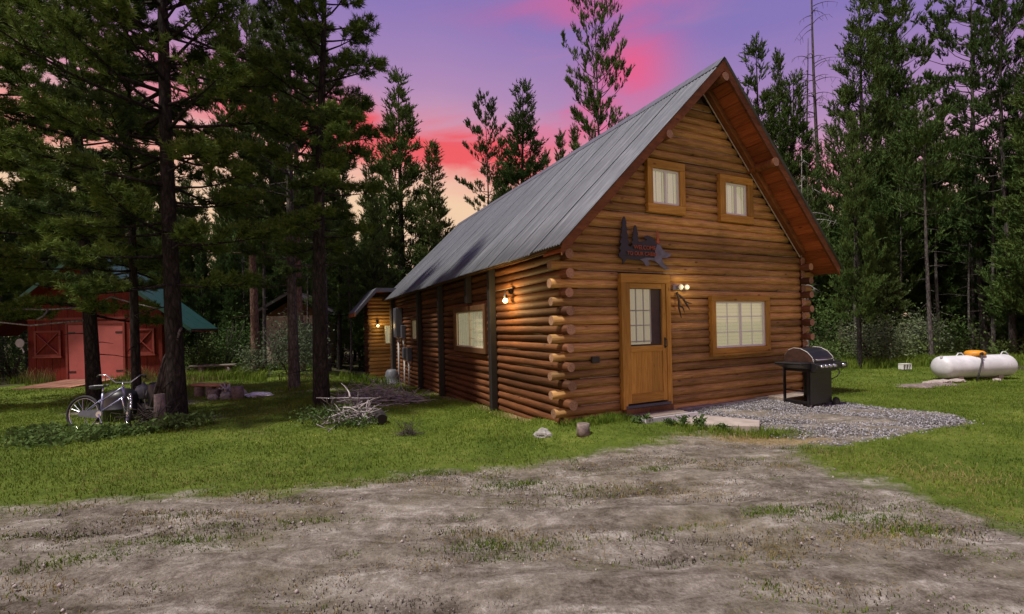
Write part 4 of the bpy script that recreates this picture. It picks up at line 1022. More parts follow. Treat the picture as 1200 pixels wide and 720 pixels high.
MB().tube([SP, (.31, 0, .62)], .016, 10).tube([(.31, 0, .50), HT], .014, 8).tube([(.315, 0, .32), HB], .016, 8).tube([HT, HB], .019, 10).tube([(.0, .03, WR), (.31, .015, .52)], .008, 6).tube([(.0, -.03, WR), (.31, -.015, .52)], .008, 6).tube([(0, .03, WR), SP], .009, 6).tube([(0, -.03, WR), SP], .009, 6).build('frame', M['bikeframe'], bk, smooth=True)
fd = Vector((math.cos(FRZ), math.sin(FRZ), 0)); sd_ = Vector((-fd.y, fd.x, 0))
fc = Vector((FX, 0, WR))
fk = MB()
for s_ in (-1, 1): fk.tube([Vector(HB)+sd_*.04*s_, Vector((FX-.05, 0, .48))+sd_*.05*s_, fc+sd_*.05*s_], .011, 8)
fk.build('fork', M['chrome'], bk, smooth=True)
P = [fc+fd*(WR+.035)*math.cos(a)+Vector((0, 0, (WR+.035)*math.sin(a))) for a in np.linspace(.2, PI-.1, 12)]
fe = MB()
for i in range(11): fe.bar(P[i], P[i+1], .008, .05, up=(P[i]+P[i+1])/2-fc) if False else fe.tube([P[i], P[i+1]], .017, 6)
fe.build('front_fender', M['chrome'], bk, smooth=True)
MB().tube([(.31, 0, .60), ST], .012, 8).build('seat_post', M['chrome'], bk, smooth=True)
mb = MB(); mb.add([(.12, -.09, .75), (.12, .09, .75), (.22, .08, .76), (.32, .03, .765), (.42, .02, .77), (.42, -.02, .77), (.32, -.03, .765), (.22, -.08, .76), (.13, -.08, .69), (.13, .08, .69), (.22, .06, .70), (.32, .02, .72), (.41, .015, .74), (.41, -.015, .74), (.32, -.02, .72), (.22, -.06, .70)],
    [(0,1,2,7), (7,2,3,6), (6,3,4,5), (15,10,9,8), (14,11,10,15), (13,12,11,14), (0,8,9,1), (1,9,10,2), (2,10,11,3), (3,11,12,4), (4,12,13,5), (5,13,14,6), (6,14,15,7), (7,15,8,0)])
mb.build('saddle', M['seatvinyl'], bk, bevel=.012)
MB().tube([HT, (.655, 0, .80)], .013, 8).build('stem', M['chrome'], bk, smooth=True)
tp = Vector((.655, 0, .80))
hb = [tp+sd_*a+fd*b+Vector((0, 0, c)) for a, b, c in ((-.32, -.26, .10), (-.30, -.12, .13), (-.22, .0, .12), (-.10, .03, .0), (0, .03, 0), (.10, .03, .0), (.22, .0, .12), (.30, -.12, .13), (.32, -.26, .10))]
MB().tube(hb, .011, 8).build('handlebar', M['chrome'], bk, smooth=True)
for a, b in ((hb[0], hb[1]), (hb[8], hb[7])): MB().tube([a, a+(b-a)*.8], .017, 8).build('grip', M['rubber'], bk, smooth=True)
MB().prism([(-.06, .28), (-.03, .33), (.30, .35), (.38, .31), (.38, .25), (.30, .21), (-.02, .24)], 'y', -.045, -.037).build('chain_guard', M['tub'], bk)
MB().lathe([(.05, -.05), (.05, -.044)], (.315, 0, .275), 18, axis='y').tube([(.315, -.055, .275), (.40, -.06, .13)], .008, 6).bar((.40, -.14, .13), (.40, -.06, .13), .05, .02).build('crank', M['chrome'], bk)

# junk by the trees
def lathe_thing(name, prof, loc, m, label, cat, rx=0):
    o = MB().lathe(prof, (0, 0, 0), 20).build(name, m, None, smooth=True); o.location = loc; o.rotation_euler = (rx, 0, 0); tag(o, label, cat); return o
lathe_thing('oil_drum', [(.27, 0), (.28, .02), (.27, .2), (.285, .21), (.27, .22), (.27, .42), (.24, .50), (.12, .56), (.01, .57)], (-7.38, 8.80, .02), M['black'], 'dark round-topped drum behind the bicycle', 'drum')
lathe_thing('gas_bottle', [(.10, 0), (.13, .03), (.135, .18), (.10, .25), (.03, .28), (.03, .31), (.01, .31)], (-7.12, 9.0, .36), M['tub'], 'pale rounded bottle behind the bicycle handlebar', 'bottle')
lathe_thing('oil_drum', [(.20, 0), (.21, .02), (.20, .3), (.20, .62), (.16, .66), (.01, .67)], (-6.75, 8.95, .02), M['black'], 'dark narrow drum right of the thin pine trunk', 'drum')
lathe_thing('crate_block', [(.22, 0), (.2, .1), (.18, .28), (.01, .30)], (-7.15, 9.0, .0), M['darkstick'], 'dark block under the pale bottle', 'block')
stump(-6.06, 8.0, .085, .58, 'thin pale topped post against the big pine trunk', 'post', bk='stumpbark', name='stump_post')
def sticks(name, cx, cy, n, rad, hgt, l0, l1, m, label, cat, seed, r0=.008, r1=.02, flat=.5):
    rr = random.Random(seed); mb = MB()
    for i in range(n):
        a = rr.uniform(0, 2*PI); q = rr.random()**.6; x = cx+rad[0]*q*math.cos(a); y = cy+rad[1]*q*math.sin(a)
        z = tz(x, y)+hgt*(1-q)*rr.random()+.02; az = rr.uniform(0, 2*PI); el = rr.gauss(.12, flat*.6); l = rr.uniform(l0, l1)
        d = Vector((math.cos(az)*math.cos(el), math.sin(az)*math.cos(el), abs(math.sin(el)) if rr.random() < .8 else math.sin(el)*.3)); p = Vector((x, y, z)); pts = [p-d*l*.3]
        for s in range(1, 6):
            d = (d+Vector((rr.uniform(-.28, .28), rr.uniform(-.28, .28), rr.uniform(-.22, .18)))).normalized(); pts.append(pts[-1]+d*l/5)
            if pts[-1].z < tz(x, y): pts[-1].z = tz(x, y)+.01
        r = rr.uniform(r0, r1); mb.tube(pts, [r*(1-.14*s) for s in range(6)], 5)
        for b in range(rr.randint(0, 2)):
            j = rr.randint(1, 4); d2 = (d+Vector((rr.uniform(-1, 1), rr.uniform(-1, 1), rr.uniform(-.2, .7)))).normalized(); mb.tube([pts[j], pts[j]+d2*l*.15, pts[j]+d2*l*.3+Vector((0, 0, .02))], [r*.6, r*.4, r*.2], 4)
    o = mb.build(name, M[m], None, smooth=True); tag(o, label, cat, kind='stuff'); return o
sticks('brush_pile', -2.85, 8.15, 80, (.42, .42), .55, .3, .8, 'stick', 'front heap of pale bleached branches beside the dark pine trunk', 'brush pile', 3)
sticks('brush_pile', -3.1, 10.6, 170, (1.15, .75), .42, .4, 1.1, 'stick', 'long heap of thin grey branches before the patio', 'brush pile', 5, .009, .018)
sticks('brush_pile', -6.15, 8.05, 60, (.5, .38), .45, .3, .8, 'darkstick', 'dark heap of branches around the big pine trunk', 'brush pile', 8)
t = tag(MB().tube([(-2.42, 8.25, .11), (-2.34, 8.1, .10), (-2.22, 7.85, .07)], [.09, .10, .085], 12, jitter=.12).build('burnt_log', [M['post']], None), 'charred short log at the right end of the bleached branches', 'log')
mb = MB()
for i in range(5): mb.tube([(-6.55-.03*i, 8.75-.05*i, .1), (-6.25-.02*i, 8.5, .75+.1*i), (-6.1+.04*i, 8.4, 1.3+.1*i)], [.04, .03, .018], 6)
tag(mb.build('leaning_poles', M['bark_grey'], None, smooth=True), 'thin poles leaning on the big pine trunk', 'poles')

# ------------------------------------------------------------------ vegetation
def unit(a): return a/np.maximum(np.linalg.norm(a, axis=-1, keepdims=True), 1e-9)
def needles(P, D, L, nn, nl, nw, rng, spread=.75, up=0.0):
    """bottle-brush shoots: P base, D direction, L length -> triangles"""
    n = len(P); D = unit(D)
    s = rng.uniform(.05, 1.0, (n, nn))**.8
    base = P[:, None]+D[:, None]*(L[:, None]*s)[..., None]
    R = rng.normal(size=(n, nn, 3)); R -= (R*D[:, None]).sum(-1, keepdims=True)*D[:, None]; R = unit(R)
    nd = unit(D[:, None]*rng.uniform(.5, 1.1, (n, nn, 1))+R*spread+np.array([0, 0, up]))
    W = unit(np.cross(nd, rng.normal(size=(n, nn, 3))))
    ln = nl*rng.uniform(.7, 1.25, (n, nn, 1)); wd = nw*rng.uniform(.7, 1.3, (n, nn, 1))
    a = base-W*wd*.5; b = base+W*wd*.5; c = base+nd*ln
    V = np.stack([a, b, c], 2).reshape(-1, 3)
    return V
def tri_mesh(name, V, m):
    return np_mesh(name, V, np.arange(len(V), dtype=np.int32).reshape(-1, 3), m)
def limbs_mesh(name, segs, n, m):
    """segs: list of (pts, radii) -> tubes joined"""
    mb = MB()
    for p, r in segs: mb.tube(p, r, n)
    me = bpy.data.meshes.new(name); me.from_pydata(mb.v, [], mb.f); me.materials.append(m)
    me.polygons.foreach_set('use_smooth', [True]*len(mb.f)); me.update(); return me

def tree_meshes(kind, H, seed, near=False, m_bark='bark_dark', m_leaf='needle_far', p=None):
    """returns (trunk mesh, limb mesh, crown mesh) for a conifer standing at the origin"""
    rr = random.Random(seed); rng = np.random.default_rng(seed)
    o = dict(z0=.15, dens=3.2, L=.13, prof='spire', droop=-.1, r0=.012*H, lean=(0, 0), tw=6, sh=4, nn=8, nl=.20, nw=.05, sl=.30, gap=0.0, bend=.15)
    o.update(p or {})
    lean = Vector((o['lean'][0], o['lean'][1], 0)); wob = [rr.uniform(-1, 1) for _ in range(4)]
    def ax(z):
        t = z/H; return Vector((lean.x*z+.012*H*wob[0]*math.sin(t*4+wob[1]), lean.y*z+.012*H*wob[2]*math.sin(t*3+wob[3]), z))
    n = 14 if near else 8
    rad = lambda z: o['r0']*max(.06, (1-z/H)**.85)*(1+.14*math.exp(-z/.30))
    zs = [-.15]+[H*(i/n)**1.0 for i in range(n+1)]; zs[1] = .15
    trunk = limbs_mesh('trunk', [([ax(max(z, 0))+Vector((0, 0, min(z, 0))) for z in zs], [rad(max(z, 0)) for z in zs])], 14 if near else 7, M[m_bark])
    segs = []; P = []; D = []; Ls = []
    z = o['z0']*H; step = 1.0/o['dens']
    while z < H*.985:
        t = (z/H-o['z0'])/(1-o['z0'])
        if o['prof'] == 'spire': Lb = o['L']*H*1.12*(1-t)**1.0*(.55+.45*min(1, t*6+.3))+.12
        elif o['prof'] == 'column': Lb = o['L']*H*(1-t**2.2)**.7*(.65+.35*min(1, t*4))+.15
        else: Lb = o['L']*H*(math.sin(PI*min(1, t*.8+.2))**.6)*rr.uniform(.5, 1.25)+.2
        k = rr.randint(3, 5) if o['prof'] != 'open' else rr.randint(2, 4)
        a0 = rr.uniform(0, 2*PI)
        for j in range(k):
            if rr.random() < o['gap']: continue
            az = a0+2*PI*j/k+rr.uniform(-.35, .35); l = Lb*rr.uniform(.65, 1.15)
            el = o['droop']+.55*t+rr.uniform(-.18, .18); b = ax(z+rr.uniform(-step*.5, step*.5))
            q = [b]; d = Vector((math.cos(az)*math.cos(el), math.sin(az)*math.cos(el), math.sin(el))); ns = 5
            for s in range(ns):
                d = (d+Vector((rr.uniform(-.12, .12), rr.uniform(-.12, .12), o['bend']*rr.uniform(.4, 1.3)))).normalized(); q.append(q[-1]+d*l/ns)
            br = min(.012*l+.008, rad(z)*.5) if not near else min(.014*l+.008, rad(z)*.5)
            segs.append((q, [br*(1-.17*s) for s in range(ns+1)]))
            # twigs with shoots
            ntw = max(2, int(o['tw']*l))
            for w in range(ntw):
                f = rr.uniform(.22 if not near else .30, 1.0)**.8; i = min(ns-1, int(f*ns)); pos = q[i].lerp(q[i+1], f*ns-i)
                side = Vector((-d.y, d.x, 0)).normalized()*rr.choice((-1, 1)); tl = l*.38*(1.12-f)*rr.uniform(.5, 1.2)+.12
                td = (d*.8+side*rr.uniform(.3, 1.1)+Vector((0, 0, rr.uniform(-.25, .55)))).normalized()
                if near and tl > .22: segs.append(([pos, pos+td*tl*.5, pos+td*tl+Vector((0, 0, .04))], [.007, .005, .003]))
                for s in range(o['sh']):
                    g = rr.uniform(.15, 1); pp = pos+td*tl*g
                    sd = (td*.7+Vector((rr.uniform(-.7, .7), rr.uniform(-.7, .7), rr.uniform(-.1+o.get('shup', 0), .9+o.get('shup', 0))))).normalized()
                    P.append(pp); D.append(sd); Ls.append(o['sl']*rr.uniform(.6, 1.25))
            P.append(q[-1]); D.append(d); Ls.append(o['sl']*1.2)
        z += step*rr.uniform(.7, 1.3)
    # leader
    for s in range(3 if not near else 8): P.append(ax(H*.97)); D.append(Vector((rr.uniform(-.2, .2), rr.uniform(-.2, .2), 1))); Ls.append(o['sl']*1.6)
    # a few dead stubs on the bare trunk
    zz = .8
    while zz < o['z0']*H:
        az = rr.uniform(0, 6.28); l = rr.uniform(.3, .9)*(1 if near else 1.2); b = ax(zz); d = Vector((math.cos(az), math.sin(az), rr.uniform(-.35, .1)))
        segs.append(([b, b+d*l*.5, b+d*l+Vector((0, 0, -.08*l))], [.014, .009, .004])); zz += rr.uniform(.2, .6)
    limbs = limbs_mesh('limbs', segs, 5 if near else 3, M[m_bark])
    V = needles(np.array([tuple(a) for a in P]), np.array([tuple(a) for a in D]), np.array(Ls), o['nn'], o['nl'], o['nw'], rng, o.get('spread', .8), .1)
    crown = tri_mesh('crown', V, M[m_leaf])
    return trunk, limbs, crown
def tree_thing(name, meshes, label, loc, rz=0, sc=1.0, group=None, cat='tree'):
    t = thing(name, label, cat, loc, rz, group); t.scale = (sc, sc, sc) if isinstance(sc, (int, float)) else sc
    tr = link('trunk', meshes[0], t); link('limbs', meshes[1], tr)['kind'] = 'stuff'
    if meshes[2] is not None: link('crown', meshes[2], t)
    return t
NEAR = dict(prof='column', L=.16, tw=11, sh=7, nn=16, nl=.102, nw=.017, sl=.13, spread=1.0, droop=-.22, bend=.09, gap=.06)
near_specs = [
 ('pine_tree', (-9.62, 10.75), 13.5, dict(z0=.165, r0=.145, lean=(-.058, 0), dens=2.7, gap=.10), 'tall dark pine leaning left in front of the shed door', 11, 'needle_near'),
 ('pine_tree', (-7.35, 9.15), 10.5, dict(z0=.25, r0=.085, lean=(-.012, 0), dens=2.6, L=.14, gap=.15), 'thin pine trunk just right of the bicycle', 12, 'needle_warm'),
 ('pine_tree', (-6.05, 8.42), 14.0, dict(z0=.19, r0=.150, lean=(-.012, 0), dens=3.0, L=.150), 'thick dark pine trunk with branches heaped around its foot', 13, 'needle_near'),
 ('pine_tree', (-3.98, 9.75), 10.4, dict(z0=.33, r0=.165, lean=(.022, 0), dens=3.3, L=.115), 'thick black pine trunk standing alone on the lawn left of the cabin', 14, 'needle_near'),
 ('pine_tree', (-12.6, 10.4), 12.0, dict(z0=.16, r0=.17, dens=2.6, L=.21), 'pine at the left edge of the photo whose branches reach in', 15, 'needle_near'),
 ('pine_tree', (-5.95, 12.7), 11.3, dict(z0=.27, r0=.15, dens=2.8, L=.15, lean=(.01, 0)), 'grey trunked pine standing behind the fire pit', 16, 'needle_warm'),
]
for nm, (x, y), H, p, lab, sd, lf in near_specs:
    q = dict(NEAR); q.update(p)
    tree_thing(nm, tree_meshes('pine', H, sd, True, 'bark_grey' if sd == 16 else 'bark_dark', lf, q), lab, (x, y, tz(x, y)))
# long bare dead limbs in front of the shed
dl = MB()
for pts in ([(-9.7, 10.7, 2.25), (-10.3, 10.4, 2.20), (-11.0, 10.2, 2.22), (-11.5, 10.1, 2.25), (-12.0, 10.0, 2.05), (-12.5, 9.9, 1.9)], [(-9.8, 10.7, 1.95), (-10.5, 10.2, 1.85), (-11.2, 10.1, 1.95), (-12.0, 9.8, 1.75)], [(-10.3, 10.4, 2.2), (-10.32, 10.3, 2.05), (-10.36, 10.2, 1.98)], [(-9.5, 10.7, 2.3), (-8.9, 10.4, 2.45), (-8.3, 10.2, 2.3), (-7.6, 10.0, 2.15)]):
    dl.tube(pts, [.022*(1-.13*i) for i in range(len(pts))], 6)
for t in COL.objects:
    if t.get('label', '').startswith('tall dark pine leaning'):
        o = dl.build('dead_limb', M['bark_pale'], None, smooth=True); o.parent = t; o.location = (-t.location.x, -t.location.y, -t.location.z)

# library of background conifers
LIB = {}
def lib(key, *a, **k): LIB[key] = tree_meshes(*a, **k)
FAR = dict(tw=8, sh=4, nn=11, nl=.16, nw=.042, sl=.42, spread=.42, shup=.5)
lib('spire1', 'spire', 14, 21, p=dict(FAR, z0=.10, L=.125, dens=3.4))
lib('spire2', 'spire', 14, 22, p=dict(FAR, z0=.14, L=.105, dens=3.4, droop=-.05), m_leaf='needle_warm')
lib('spire3', 'spire', 14, 23, p=dict(FAR, z0=.22, L=.12, dens=3.0, gap=.15))
lib('column1', 'column', 15, 24, p=dict(FAR, z0=.16, L=.13, dens=2.6, droop=.0, bend=.24, sl=.42, gap=.08))
lib('column2', 'column', 15, 25, p=dict(FAR, z0=.24, L=.10, dens=2.6, droop=.0, bend=.22, gap=.15), m_leaf='needle_warm')
lib('slender', 'spire', 12, 26, p=dict(FAR, z0=.12, L=.075, dens=3.2, droop=.15, bend=.2))
lib('open1', 'open', 16, 27, m_bark='bark_grey', p=dict(FAR, z0=.45, prof='open', L=.125, dens=3.2, droop=-.05, gap=.12, r0=.15, tw=6, sh=4, sl=.26, nl=.15))
lib('open2', 'open', 16, 28, m_bark='bark_grey', p=dict(FAR, z0=.40, prof='open', L=.12, dens=2.6, droop=-.15, gap=.15, r0=.15, tw=7, sh=4, sl=.26, nl=.15))
lib('bushy', 'column', 15, 29, p=dict(FAR, z0=.12, L=.20, dens=2.4, droop=-.02, bend=.26, sl=.48, tw=5, sh=4, prof='spire'))
def bare(key, H, seed, mb_, r0, nb):
    rr = random.Random(seed); ax = lambda z: Vector((.15*math.sin(z*.3), .1*math.sin(z*.2+1), z))
    tr = limbs_mesh('trunk', [([ax(H*i/10) for i in range(11)], [r0*(1-.085*i) for i in range(11)])], 8, M[mb_]); segs = []
    for i in range(nb):
        z = rr.uniform(H*.25, H*.98); az = rr.uniform(0, 6.28); l = rr.uniform(.3, 1.5)*(1.2-z/H*.6); d = Vector((math.cos(az), math.sin(az), .25)); q = [ax(z)]
        for s in range(5): q.append(q[-1]+d.normalized()*l/5); d.z -= .22
        segs.append((q, [.022*(1-.17*s) for s in range(6)]))
        for s in range(3): j = rr.randint(2, 5); segs.append(([q[j], q[j]+Vector((rr.uniform(-.2, .2), rr.uniform(-.2, .2), -.22))], [.009, .004]))
    LIB[key] = (tr, limbs_mesh('limbs', segs, 4, M[mb_]), None)
bare('snag', 18, 31, 'bark_grey', .13, 60)
bare('snag2', 14, 32, 'bark_grey', .10, 36)
bare('pole', 7, 33, 'bark_pale', .055, 14)
LIBH = dict(spire1=14, spire2=14, spire3=14, column1=15, column2=15, slender=12, open1=16, open2=16, bushy=15, snag=18, snag2=14, pole=7)
PROTO = {}
def place(key, x, y, H, label, group=None, name='pine_tree', cat='tree', wide=1.0):
    s = H/LIBH[key]; z = tz(x, y)
    if key in PROTO: 
        t = copy_thing(PROTO[key], (x, y, z), random.uniform(0, 6.28), (s*wide, s*wide, s), label); t.name = name
        if group: t['group'] = group
        elif 'group' in t: del t['group']
    else:
        t = tree_thing(name, LIB[key], label, (x, y, z), random.uniform(0, 6.28), (s*wide, s*wide, s), group); PROTO[key] = t
    t['category'] = cat
    return t
notable = [
 ('spire1', -6.2, 27, 16.9, 'tall dense conifer with pointed top left of the cabin roof', 1.2),
 ('spire2', -4.0, 25.2, 11.8, 'shorter pointed conifer nearest the left end of the roof', 1.25),
 ('slender', -7.3, 24.5, 11.5, 'slim sparse conifer left of the tallest spire', 1.0),
 ('open2', -1.5, 32, 17.2, 'sparse conifer with small round top behind the roof', .75),
 ('spire1', .95, 30, 17.2, 'conical conifer rising behind the middle of the roof', 1.2),
 ('spire3', -.35, 31, 14.0, 'conifer squeezed between two taller ones behind the roof', .8),
 ('slender', 3.7, 33, 15.0, 'left of three small tree tips above the roof ridge', .8),
 ('slender', 4.8, 33.5, 15.6, 'middle one of three small tree tips above the roof ridge', .8),
 ('slender', 2.7, 33.5, 13.9, 'lowest of three small tree tips above the roof ridge', .8),
 ('open1', 5.4, 28, 23.0, 'very tall open pine with a bare trunk above the roof', .62),
 ('spire3', 12.7, 24, 15.9, 'conifer just right of the roof peak', 1.05),
 ('spire1', 14.0, 23, 13.6, 'dense conifer behind the right roof slope', 1.1),
 ('column2', 15.4, 26.5, 16.4, 'narrow pine with ragged top beside the dead trunks', .8),
 ('bushy', 15.7, 20.6, 15.6, 'broadest dense conifer right of the cabin', .95),
 ('column1', 18.4, 22.5, 16.6, 'second dense conifer beside the broadest one', .95),
 ('open2', 20.2, 24.5, 19.5, 'open pine leaning over the dense conifers', .9),
 ('spire2', 20.3, 22.3, 10.6, 'young pointed conifer in the gap right of the broad conifer', 1.0),
 ('open1', 19.3, 19.2, 16.4, 'open pine with airy crown near the right edge', .85),
 ('open2', 17.9, 16.8, 15.5, 'tall pine with long bare grey trunk at the right edge', .7),
 ('bushy', 19.2, 16.6, 14.0, 'dense dark conifer filling the right edge', .9),
 ('column1', 10.75, 14.55, 7.8, 'dark conifer with two trunks behind the grill', .75),
]
for key, x, y, H, lab, wd in notable: place(key, x, y, H, lab, None, 'conifer' if 'conifer' in lab else 'pine_tree', wide=wd)
place('snag', 16.5, 25, 21.0, 'taller bare dead trunk with drooping twigs right of the roof', None, 'dead_tree', 'dead tree')
place('snag2', 17.0, 26.5, 17.4, 'shorter bare dead trunk beside the taller one', None, 'dead_tree', 'dead tree')
place('pole', 9.5, 14.9, 7.0, 'thin pale sapling trunk just right of the cabin corner', None, 'sapling', 'tree')
# reddish sunlit trunks beyond the fire pit
LIB['red1'] = tree_meshes('open', 14, 41, m_bark='bark_red', p=dict(FAR, z0=.34, prof='column', L=.12, dens=2.6, gap=.2, r0=.17)); LIBH['red1'] = 14
place('red1', -9.5, 17.2, 13.5, 'sunlit reddish pine trunk left of the shrub', None, 'pine_tree')
place('red1', -8.35, 18.6, 14.5, 'sunlit reddish pine trunk rising out of the shrub', None, 'pine_tree')
# the forest that closes the view: every tree its own thing
rf = random.Random(99)
spots = []
def ok(x, y, dmin): 
    return all((x-a)**2+(y-b)**2 > dmin*dmin for a, b in spots)
def fill(n, xr, yr, Hf, keys, grp, lab, dmin=1.3, test=None):
    c = 0; tr = 0
    while c < n and tr < n*60:
        tr += 1; y = rf.uniform(*yr); x = rf.uniform(*xr) if xr else 0
        if not ok(x, y, dmin) or (test and not test(x, y)): continue
        spots.append((x, y)); H = Hf(x, y)*rf.uniform(.86, 1.08); c += 1
        kk = rf.choice(keys); side_ = lab.split('forest ')[1]; row = 'front' if y < 19 else ('middle' if y < 27 else 'rear')
        place(kk, x, y, H, KEYL[kk]+' in the '+row+' rows of the forest '+side_.replace('wall ', ''), KEYL[kk]+'s, '+row+' rows, '+side_, 'forest_conifer', wide=rf.uniform(.85, 1.15))
px = lambda x, y: 600+547.8*x/y
def H_at(ypx): return lambda x, y: 1.6+(382-.0236*(px(x, y)-600)-ypx)/547.8*y
KEYL = dict(spire1='pointed dark conifer', spire2='pointed lighter green conifer', spire3='conifer with bare lower trunk', column1='broad column-shaped conifer', column2='narrow column-shaped conifer', bushy='very broad bushy conifer')
DK = ['spire1', 'spire2', 'spire3', 'column1', 'column2', 'bushy']
fill(46, (9, 42), (15.6, 36), lambda x, y: H_at(205 if px(x, y) > 1060 else 235)(x, y), DK, 'conifers of the forest wall right of the cabin', 'dark conifer in the forest wall right of the cabin', 1.5, lambda x, y: px(x, y) > 925 and (y > 16.5 or x > 12.5))
fill(40, (9, 46), (24, 44), lambda x, y: H_at(235)(x, y), DK, 'conifers of the forest wall right of the cabin', 'dark conifer in the forest wall right of the cabin', 1.2, lambda x, y: px(x, y) > 925)
fill(44, (-46, -3), (19.5, 34), lambda x, y: H_at(215 if px(x, y) > 300 else 190)(x, y), DK, 'conifers of the forest wall left of the cabin', 'dark conifer in the forest wall left of the cabin', 1.4, lambda x, y: px(x, y) < 450 and not (-12.6 < x < -8 and y < 24.5) and not (-19.5 < x < -10 and y < 23))
fill(34, (-17, -4.5), (22, 33), lambda x, y: H_at(275)(x, y), ['bushy', 'spire1', 'column1'], 'x', 'dark conifer in the forest wall left of the cabin', 1.0, lambda x, y: px(x, y) < 445 and not (-12.6 < x < -8 and y < 25))
fill(40, (-50, -3), (30, 48), lambda x, y: H_at(235)(x, y), DK, 'conifers of the forest wall left of the cabin', 'dark conifer in the forest wall left of the cabin', 1.3, lambda x, y: px(x, y) < 470)
fill(5, (-26, -20), (15, 20), lambda x, y: 12, DK, 'conifers of the forest wall left of the cabin', 'dark conifer in the forest wall left of the cabin', 1.6)
fill(9, (17, 26), (11, 16), lambda x, y: 13, DK, 'conifers of the forest wall right of the cabin', 'dark conifer in the forest wall right of the cabin', 1.8)
# thin trunks standing in the shade of the forest edge
LIB['stem'] = tree_meshes('open', 9, 43, m_bark='bark_grey', p=dict(FAR, z0=.55, prof='column', L=.10, dens=2.5, gap=.3, r0=.075)); LIBH['stem'] = 9
for i in range(30):
    for _ in range(50):
        y = rf.uniform(15.3, 22); x = rf.uniform(9.5, 26)
        if px(x, y) > 930 and ok(x, y, .5) and (y > 15.6 or x > 12): break
    spots.append((x, y)); place('stem', x, y, rf.uniform(6, 9.5), 'thin grey trunk at the shaded forest edge right of the cabin', 'thin trunks at the forest edge', 'young_pine')
for i in range(14):
    for _ in range(50):
        y = rf.uniform(17.5, 24); x = rf.uniform(-24, -5.5)
        if ok(x, y, .5) and px(x, y) < 425 and not (-19 < x < -10.5 and y < 23): break
    spots.append((x, y)); place('stem', x, y, rf.uniform(6, 9.5), 'thin grey trunk at the shaded forest edge left of the cabin', 'thin trunks at the left forest edge', 'young_pine')

# ---- shrubs and undergrowth
def leaf_cloud(cx, cy, z, r, h, n, size, seed, stem=True, ratio=2.2, lobes=6):
    rng = np.random.default_rng(seed); L = rng.uniform(-.6, .6, (lobes, 3))*np.array([r, r, h*.3]); L[:, 2] += h*.5
    k = rng.integers(0, lobes, n); c = L[k]+rng.normal(size=(n, 3))*np.array([r*.27, r*.27, h*.20])
    c[:, 2] = np.abs(c[:, 2]); P = c+np.array([cx, cy, z])
    D = unit(rng.normal(size=(n, 3))+np.array([0, 0, .5])); W = unit(np.cross(D, rng.normal(size=(n, 3))))
    s = size*rng.uniform(.6, 1.4, (n, 1)); a = P-D*s*.5; b = P+W*s/ratio*.5; d = P+D*s*.5; e = P-W*s/ratio*.5
    V = np.stack([a, b, d, a, d, e], 1).reshape(-1, 3); return V
def shrub(name, x, y, r, h, n, size, m, label, seed, group=None):
    t = thing(name, label, 'shrub', (x, y, tz(x, y)), 0, group)
    link('foliage', tri_mesh('foliage', leaf_cloud(0, 0, 0, r, h, n, size, seed), M[m]), t)
    rr = random.Random(seed); segs = []
    for i in range(9):
        a = rr.uniform(0, 6.28); e = Vector((math.cos(a)*r*.7, math.sin(a)*r*.7, h*rr.uniform(.5, .9))); segs.append(([(0, 0, 0), e*.5+Vector((0, 0, .1)), e], [.02, .012, .004]))
    link('stems', limbs_mesh('stems', segs, 5, M['bark_grey']), t); return t
shrub('willow_shrub', -7.75, 16.2, 1.15, 2.2, 5200, .085, 'willow', 'large grey green leafy shrub before the pale outbuilding', 51)
shrub('willow_shrub', -9.0, 16.6, .6, 1.1, 1800, .07, 'willow', 'small leafy shrub at the foot of the left reddish trunk', 52)
shrub('young_conifer_bush', -12.2, 18.2, .9, 1.5, 2400, .09, 'needle_warm', 'low green bush behind the long grey bench', 53)
shrub('forest_shrub', -19.3, 18.0, 1.6, 2.6, 3600, .10, 'needle_far', 'dark leafy shrub filling the gap left of the red shed', 59)
shrub('forest_shrub', -11.2, 18.2, 1.1, 2.4, 3400, .09, 'weed', 'green leafy shrub between the red shed and the long bench', 60)
shrub('forest_shrub', 12.2, 15.8, 1.1, 1.5, 3000, .085, 'willow', 'pale leafy shrub at the forest edge left of the white crate', 54)
shrub('forest_shrub', 14.6, 16.6, .9, 1.9, 2600, .085, 'willow', 'leafy shrub at the forest edge behind the propane tank', 55)
shrub('forest_shrub', 9.9, 15.6, .8, .9, 1800, .08, 'weed', 'low shrub at the forest edge just right of the cabin', 56)
shrub('forest_shrub', -4.2, 19.5, 1.2, 1.6, 2600, .085, 'weed', 'leafy shrub behind the patio left of the annex', 57)
def field(name, pts_fn, n, seed, mats, label, cat, blade=(.05, .012, .02), per=1, lean=.5):
    pass
def blades(X, Y, h, w, rng, lean=.5):
    n = len(X); Z = terrain(X, Y); a = rng.uniform(0, 2*PI, n); l = rng.uniform(0, lean, n)*h
    b = rng.uniform(0, 2*PI, n); dx = np.cos(a)*w*.5; dy = np.sin(a)*w*.5; tx = np.cos(b)*l; ty = np.sin(b)*l
    p0 = np.stack([X-dx, Y-dy, Z-.012], 1); p1 = np.stack([X+dx, Y+dy, Z-.012], 1)
    m0 = np.stack([X-dx*.7+tx*.35, Y-dy*.7+ty*.35, Z+h*.58], 1); m1 = np.stack([X+dx*.7+tx*.35, Y+dy*.7+ty*.35, Z+h*.58], 1)
    tp = np.stack([X+tx, Y+ty, Z+h*.95], 1)
    return np.stack([p0, p1, m1, p0, m1, m0, m0, m1, tp], 1).reshape(-1, 3)
CAB_UV = (US-.10, W+.12, -.12, D+5)
def scatter(n, x0, x1, y0, y1, rng, power=1.0):
    Y = y0+(y1-y0)*rng.random(n)**power; X = rng.uniform(x0, x1, n); return X, Y
